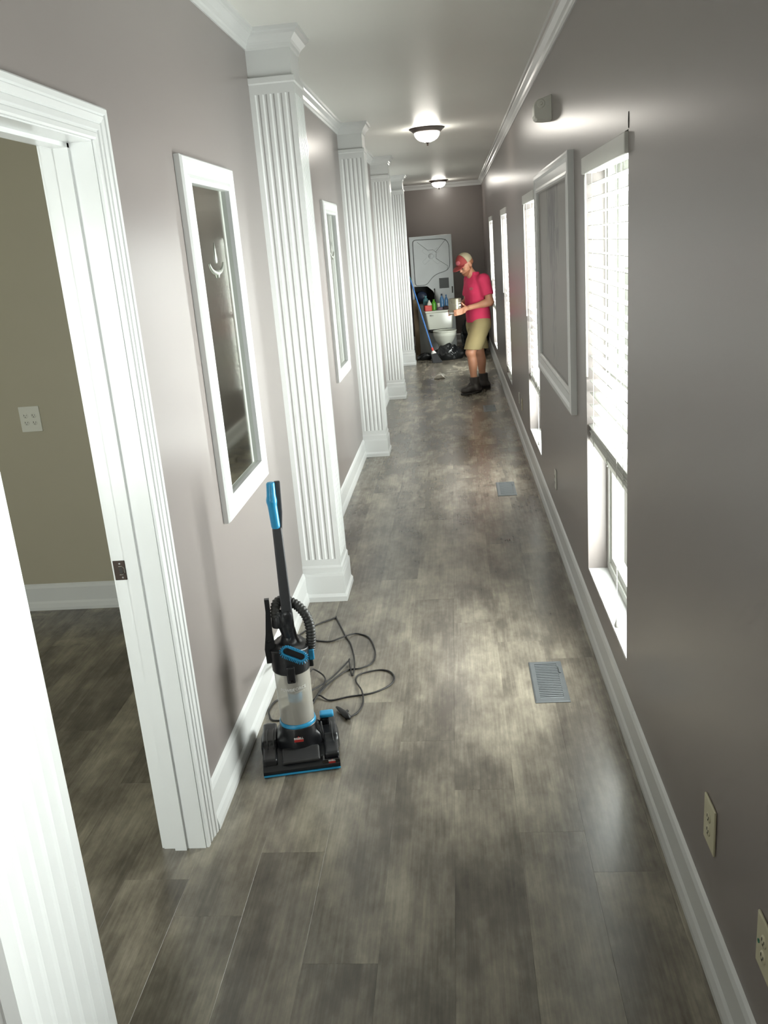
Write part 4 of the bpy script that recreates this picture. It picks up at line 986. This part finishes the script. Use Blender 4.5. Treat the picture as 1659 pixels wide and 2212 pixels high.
def lump(seed, c, r, wr, fr):
    rg = np.random.RandomState(seed); els = [(c + (rg.rand(3) - .5) * np.array(r) * .9, np.array(r) * (.55 + .35 * rg.rand())) for _ in range(5)]; ph = rg.rand(6) * 6
    def f(P):
        X, Y, Z = P; d = ell(P, c, r)
        for q, rr in els: d = smin(d, ell(P, q, rr), .06 * max(r) * 3)
        d = d + wr * np.sin(fr * X + 5 * np.sin(fr * .31 * Y + ph[0]) + ph[1]) * np.sin(fr * .9 * Z + 4 * np.sin(fr * .27 * X + ph[2])) + wr * .6 * np.sin(fr * 1.7 * Y + 3 * np.sin(fr * .5 * Z) + ph[3]) + wr * .55 * np.abs(np.sin(fr * 2.3 * (X + .7 * Z) + 4 * np.sin(fr * .8 * Y + ph[4]))) * np.sin(fr * 1.3 * Z + ph[5])
        return np.maximum(d, -Z + .001)
    return f
def soft(name, seed, loc, r, wr, fr, h, matn, label, cat, group=None):
    c = np.array((0, 0, r[2] * .55)); b = 1.6
    o = link(name, nets(name, lump(seed, c, r, wr, fr), (-r[0] * b, -r[1] * b, -.02), (r[0] * b, r[1] * b, r[2] * 2.2), h), matn, None, loc)
    return tag(o, label, cat, group)
soft('pale_cloth', 3, tp(.015, -.055, zl), (.050, .028, .032), .003, 60, .005, 'purple_cloth', 'pale mauve cloth crumpled on the tank lid', 'cloth', 'supplies piled on the toilet tank')
soft('dark_cloth', 5, tp(.125, -.045, zl), (.055, .036, .036), .003, 60, .005, 'dark_cloth', 'dark brown cloth on the tank lid behind the paint can', 'cloth', 'supplies piled on the toilet tank')
# bags
soft('trash_bag', 11, (-.165, 14.79, .001), (.212, .110, .165), .009, 30, .008, 'bag_black', 'black trash bag lying in front of the toilet', 'trash bag', 'black trash bags')
soft('trash_bag', 12, (.235, 14.97, .001), (.070, .10, .085), .007, 32, .008, 'bag_black', 'small black trash bag behind the man\'s bare leg', 'trash bag', 'black trash bags')
soft('trash_bag', 13, (-.565, 14.93, .001), (.105, .09, .070), .005, 30, .007, 'bag_black', 'flat black trash bag behind the broom head', 'trash bag', 'black trash bags')
soft('trash_bag', 14, (.290, 15.55, .001), (.215, .24, .42), .010, 18, .010, 'bag_black', 'tall black trash bag in the corner behind the man', 'trash bag', 'black trash bags')
# wooden board and tote
m = MB(); rect_loft(m, [(-.040, .040, -.012, .012, .003), (-.040, .040, .035, .059, .96)]); tag(m.build('wooden_board', 'board_brown', None, loc=(-.695, 15.62, 0)), 'brown board leaning by the laundry unit near the broom', 'board')
bt = thing('teal_jug', 'tall teal jug behind the red container on the tank', 'jug', tp(-.205, .072, zl), TR, 'supplies piled on the toilet tank')
MB().lathe([(0, 0), (.046, 0), (.048, .01), (.048, .16), (.040, .195), (.020, .215), (.018, .23), (0, .23)], n=20, sy=.62).build('jug_body', 'teal_bottle', bt, True, auto=50)
MB().lathe([(0, .228), (.022, .228), (.022, .25), (0, .25)], n=14).build('jug_cap', 'teal_bottle', bt, True, auto=40)
# broom
A0, A1 = Vector((-.395, 14.50, .150)), Vector((-.722, 14.955, 1.34))
br = thing('broom', 'blue-handled push broom leaning beside the last column', 'broom', (A0.x, A0.y, 0))
lo0 = Vector((0, 0, A0.z)); d_ = (A1 - A0); 
m = MB(); m.tube([lo0 + d_ * .06, lo0 + d_], .0115, 10); m.build('handle', 'broom_blue', br, True, auto=40)
m = MB(); m.tube([lo0 + d_ * .985, lo0 + d_ * 1.0, lo0 + d_ * 1.035], [.0135, .0135, .010], 10); m.build('hanging_tip', 'teal_bottle', br, True, auto=40)
m = MB(); m.tube([lo0 + d_ * .02, lo0 + d_ * .075], .0165, 10); m.build('red_collar', 'broom_red', br, True, auto=40)
dn = d_.normalized()
m = MB(); m.tube([lo0 + dn * .045, lo0 + dn * .012, lo0 - dn * .01], [.018, .040, .044], 10); m.build('socket', 'print_white', br, True, auto=40)
m = MB(); sd = Vector((.92, .25, 0)).normalized(); th = Vector((-.25, .92, 0)).normalized(); b0 = lo0 - dn * .008; b1 = Vector((.055, -.045, .004))
v = []
for (c, wv, tv) in ((b0, .045, .020), ((b0 + b1) / 2, .066, .026), (b1, .080, .030)):
    v += [c - sd * wv - th * tv, c + sd * wv - th * tv, c + sd * wv + th * tv, c - sd * wv + th * tv]
fs = [(3, 2, 1, 0), (8, 9, 10, 11)]
for k in range(2):
    for i in range(4): j = (i + 1) % 4; fs.append((k * 4 + i, k * 4 + j, k * 4 + 4 + j, k * 4 + 4 + i))
m.add(v, fs); m.build('bristles', 'bristle_black', br)
# litter on the floor
soft('crumpled_paper', 21, (-.275, 12.70, .001), (.062, .045, .046), .009, 50, .005, 'paper', 'crumpled white paper on the floor left of the man\'s boots', 'paper')
m = MB(); m.prism([(-.09, -.004), (.09, -.006), (.085, .006), (-.08, .005)], [lambda a, b: (a, b, .0008), lambda a, b: (a, b, .0022)]); tag(m.build('paper_strip', 'paper', None, loc=(-.10, 13.35, 0), rot=(0, 0, .1)), 'thin white paper strip on the floor behind the man', 'paper')
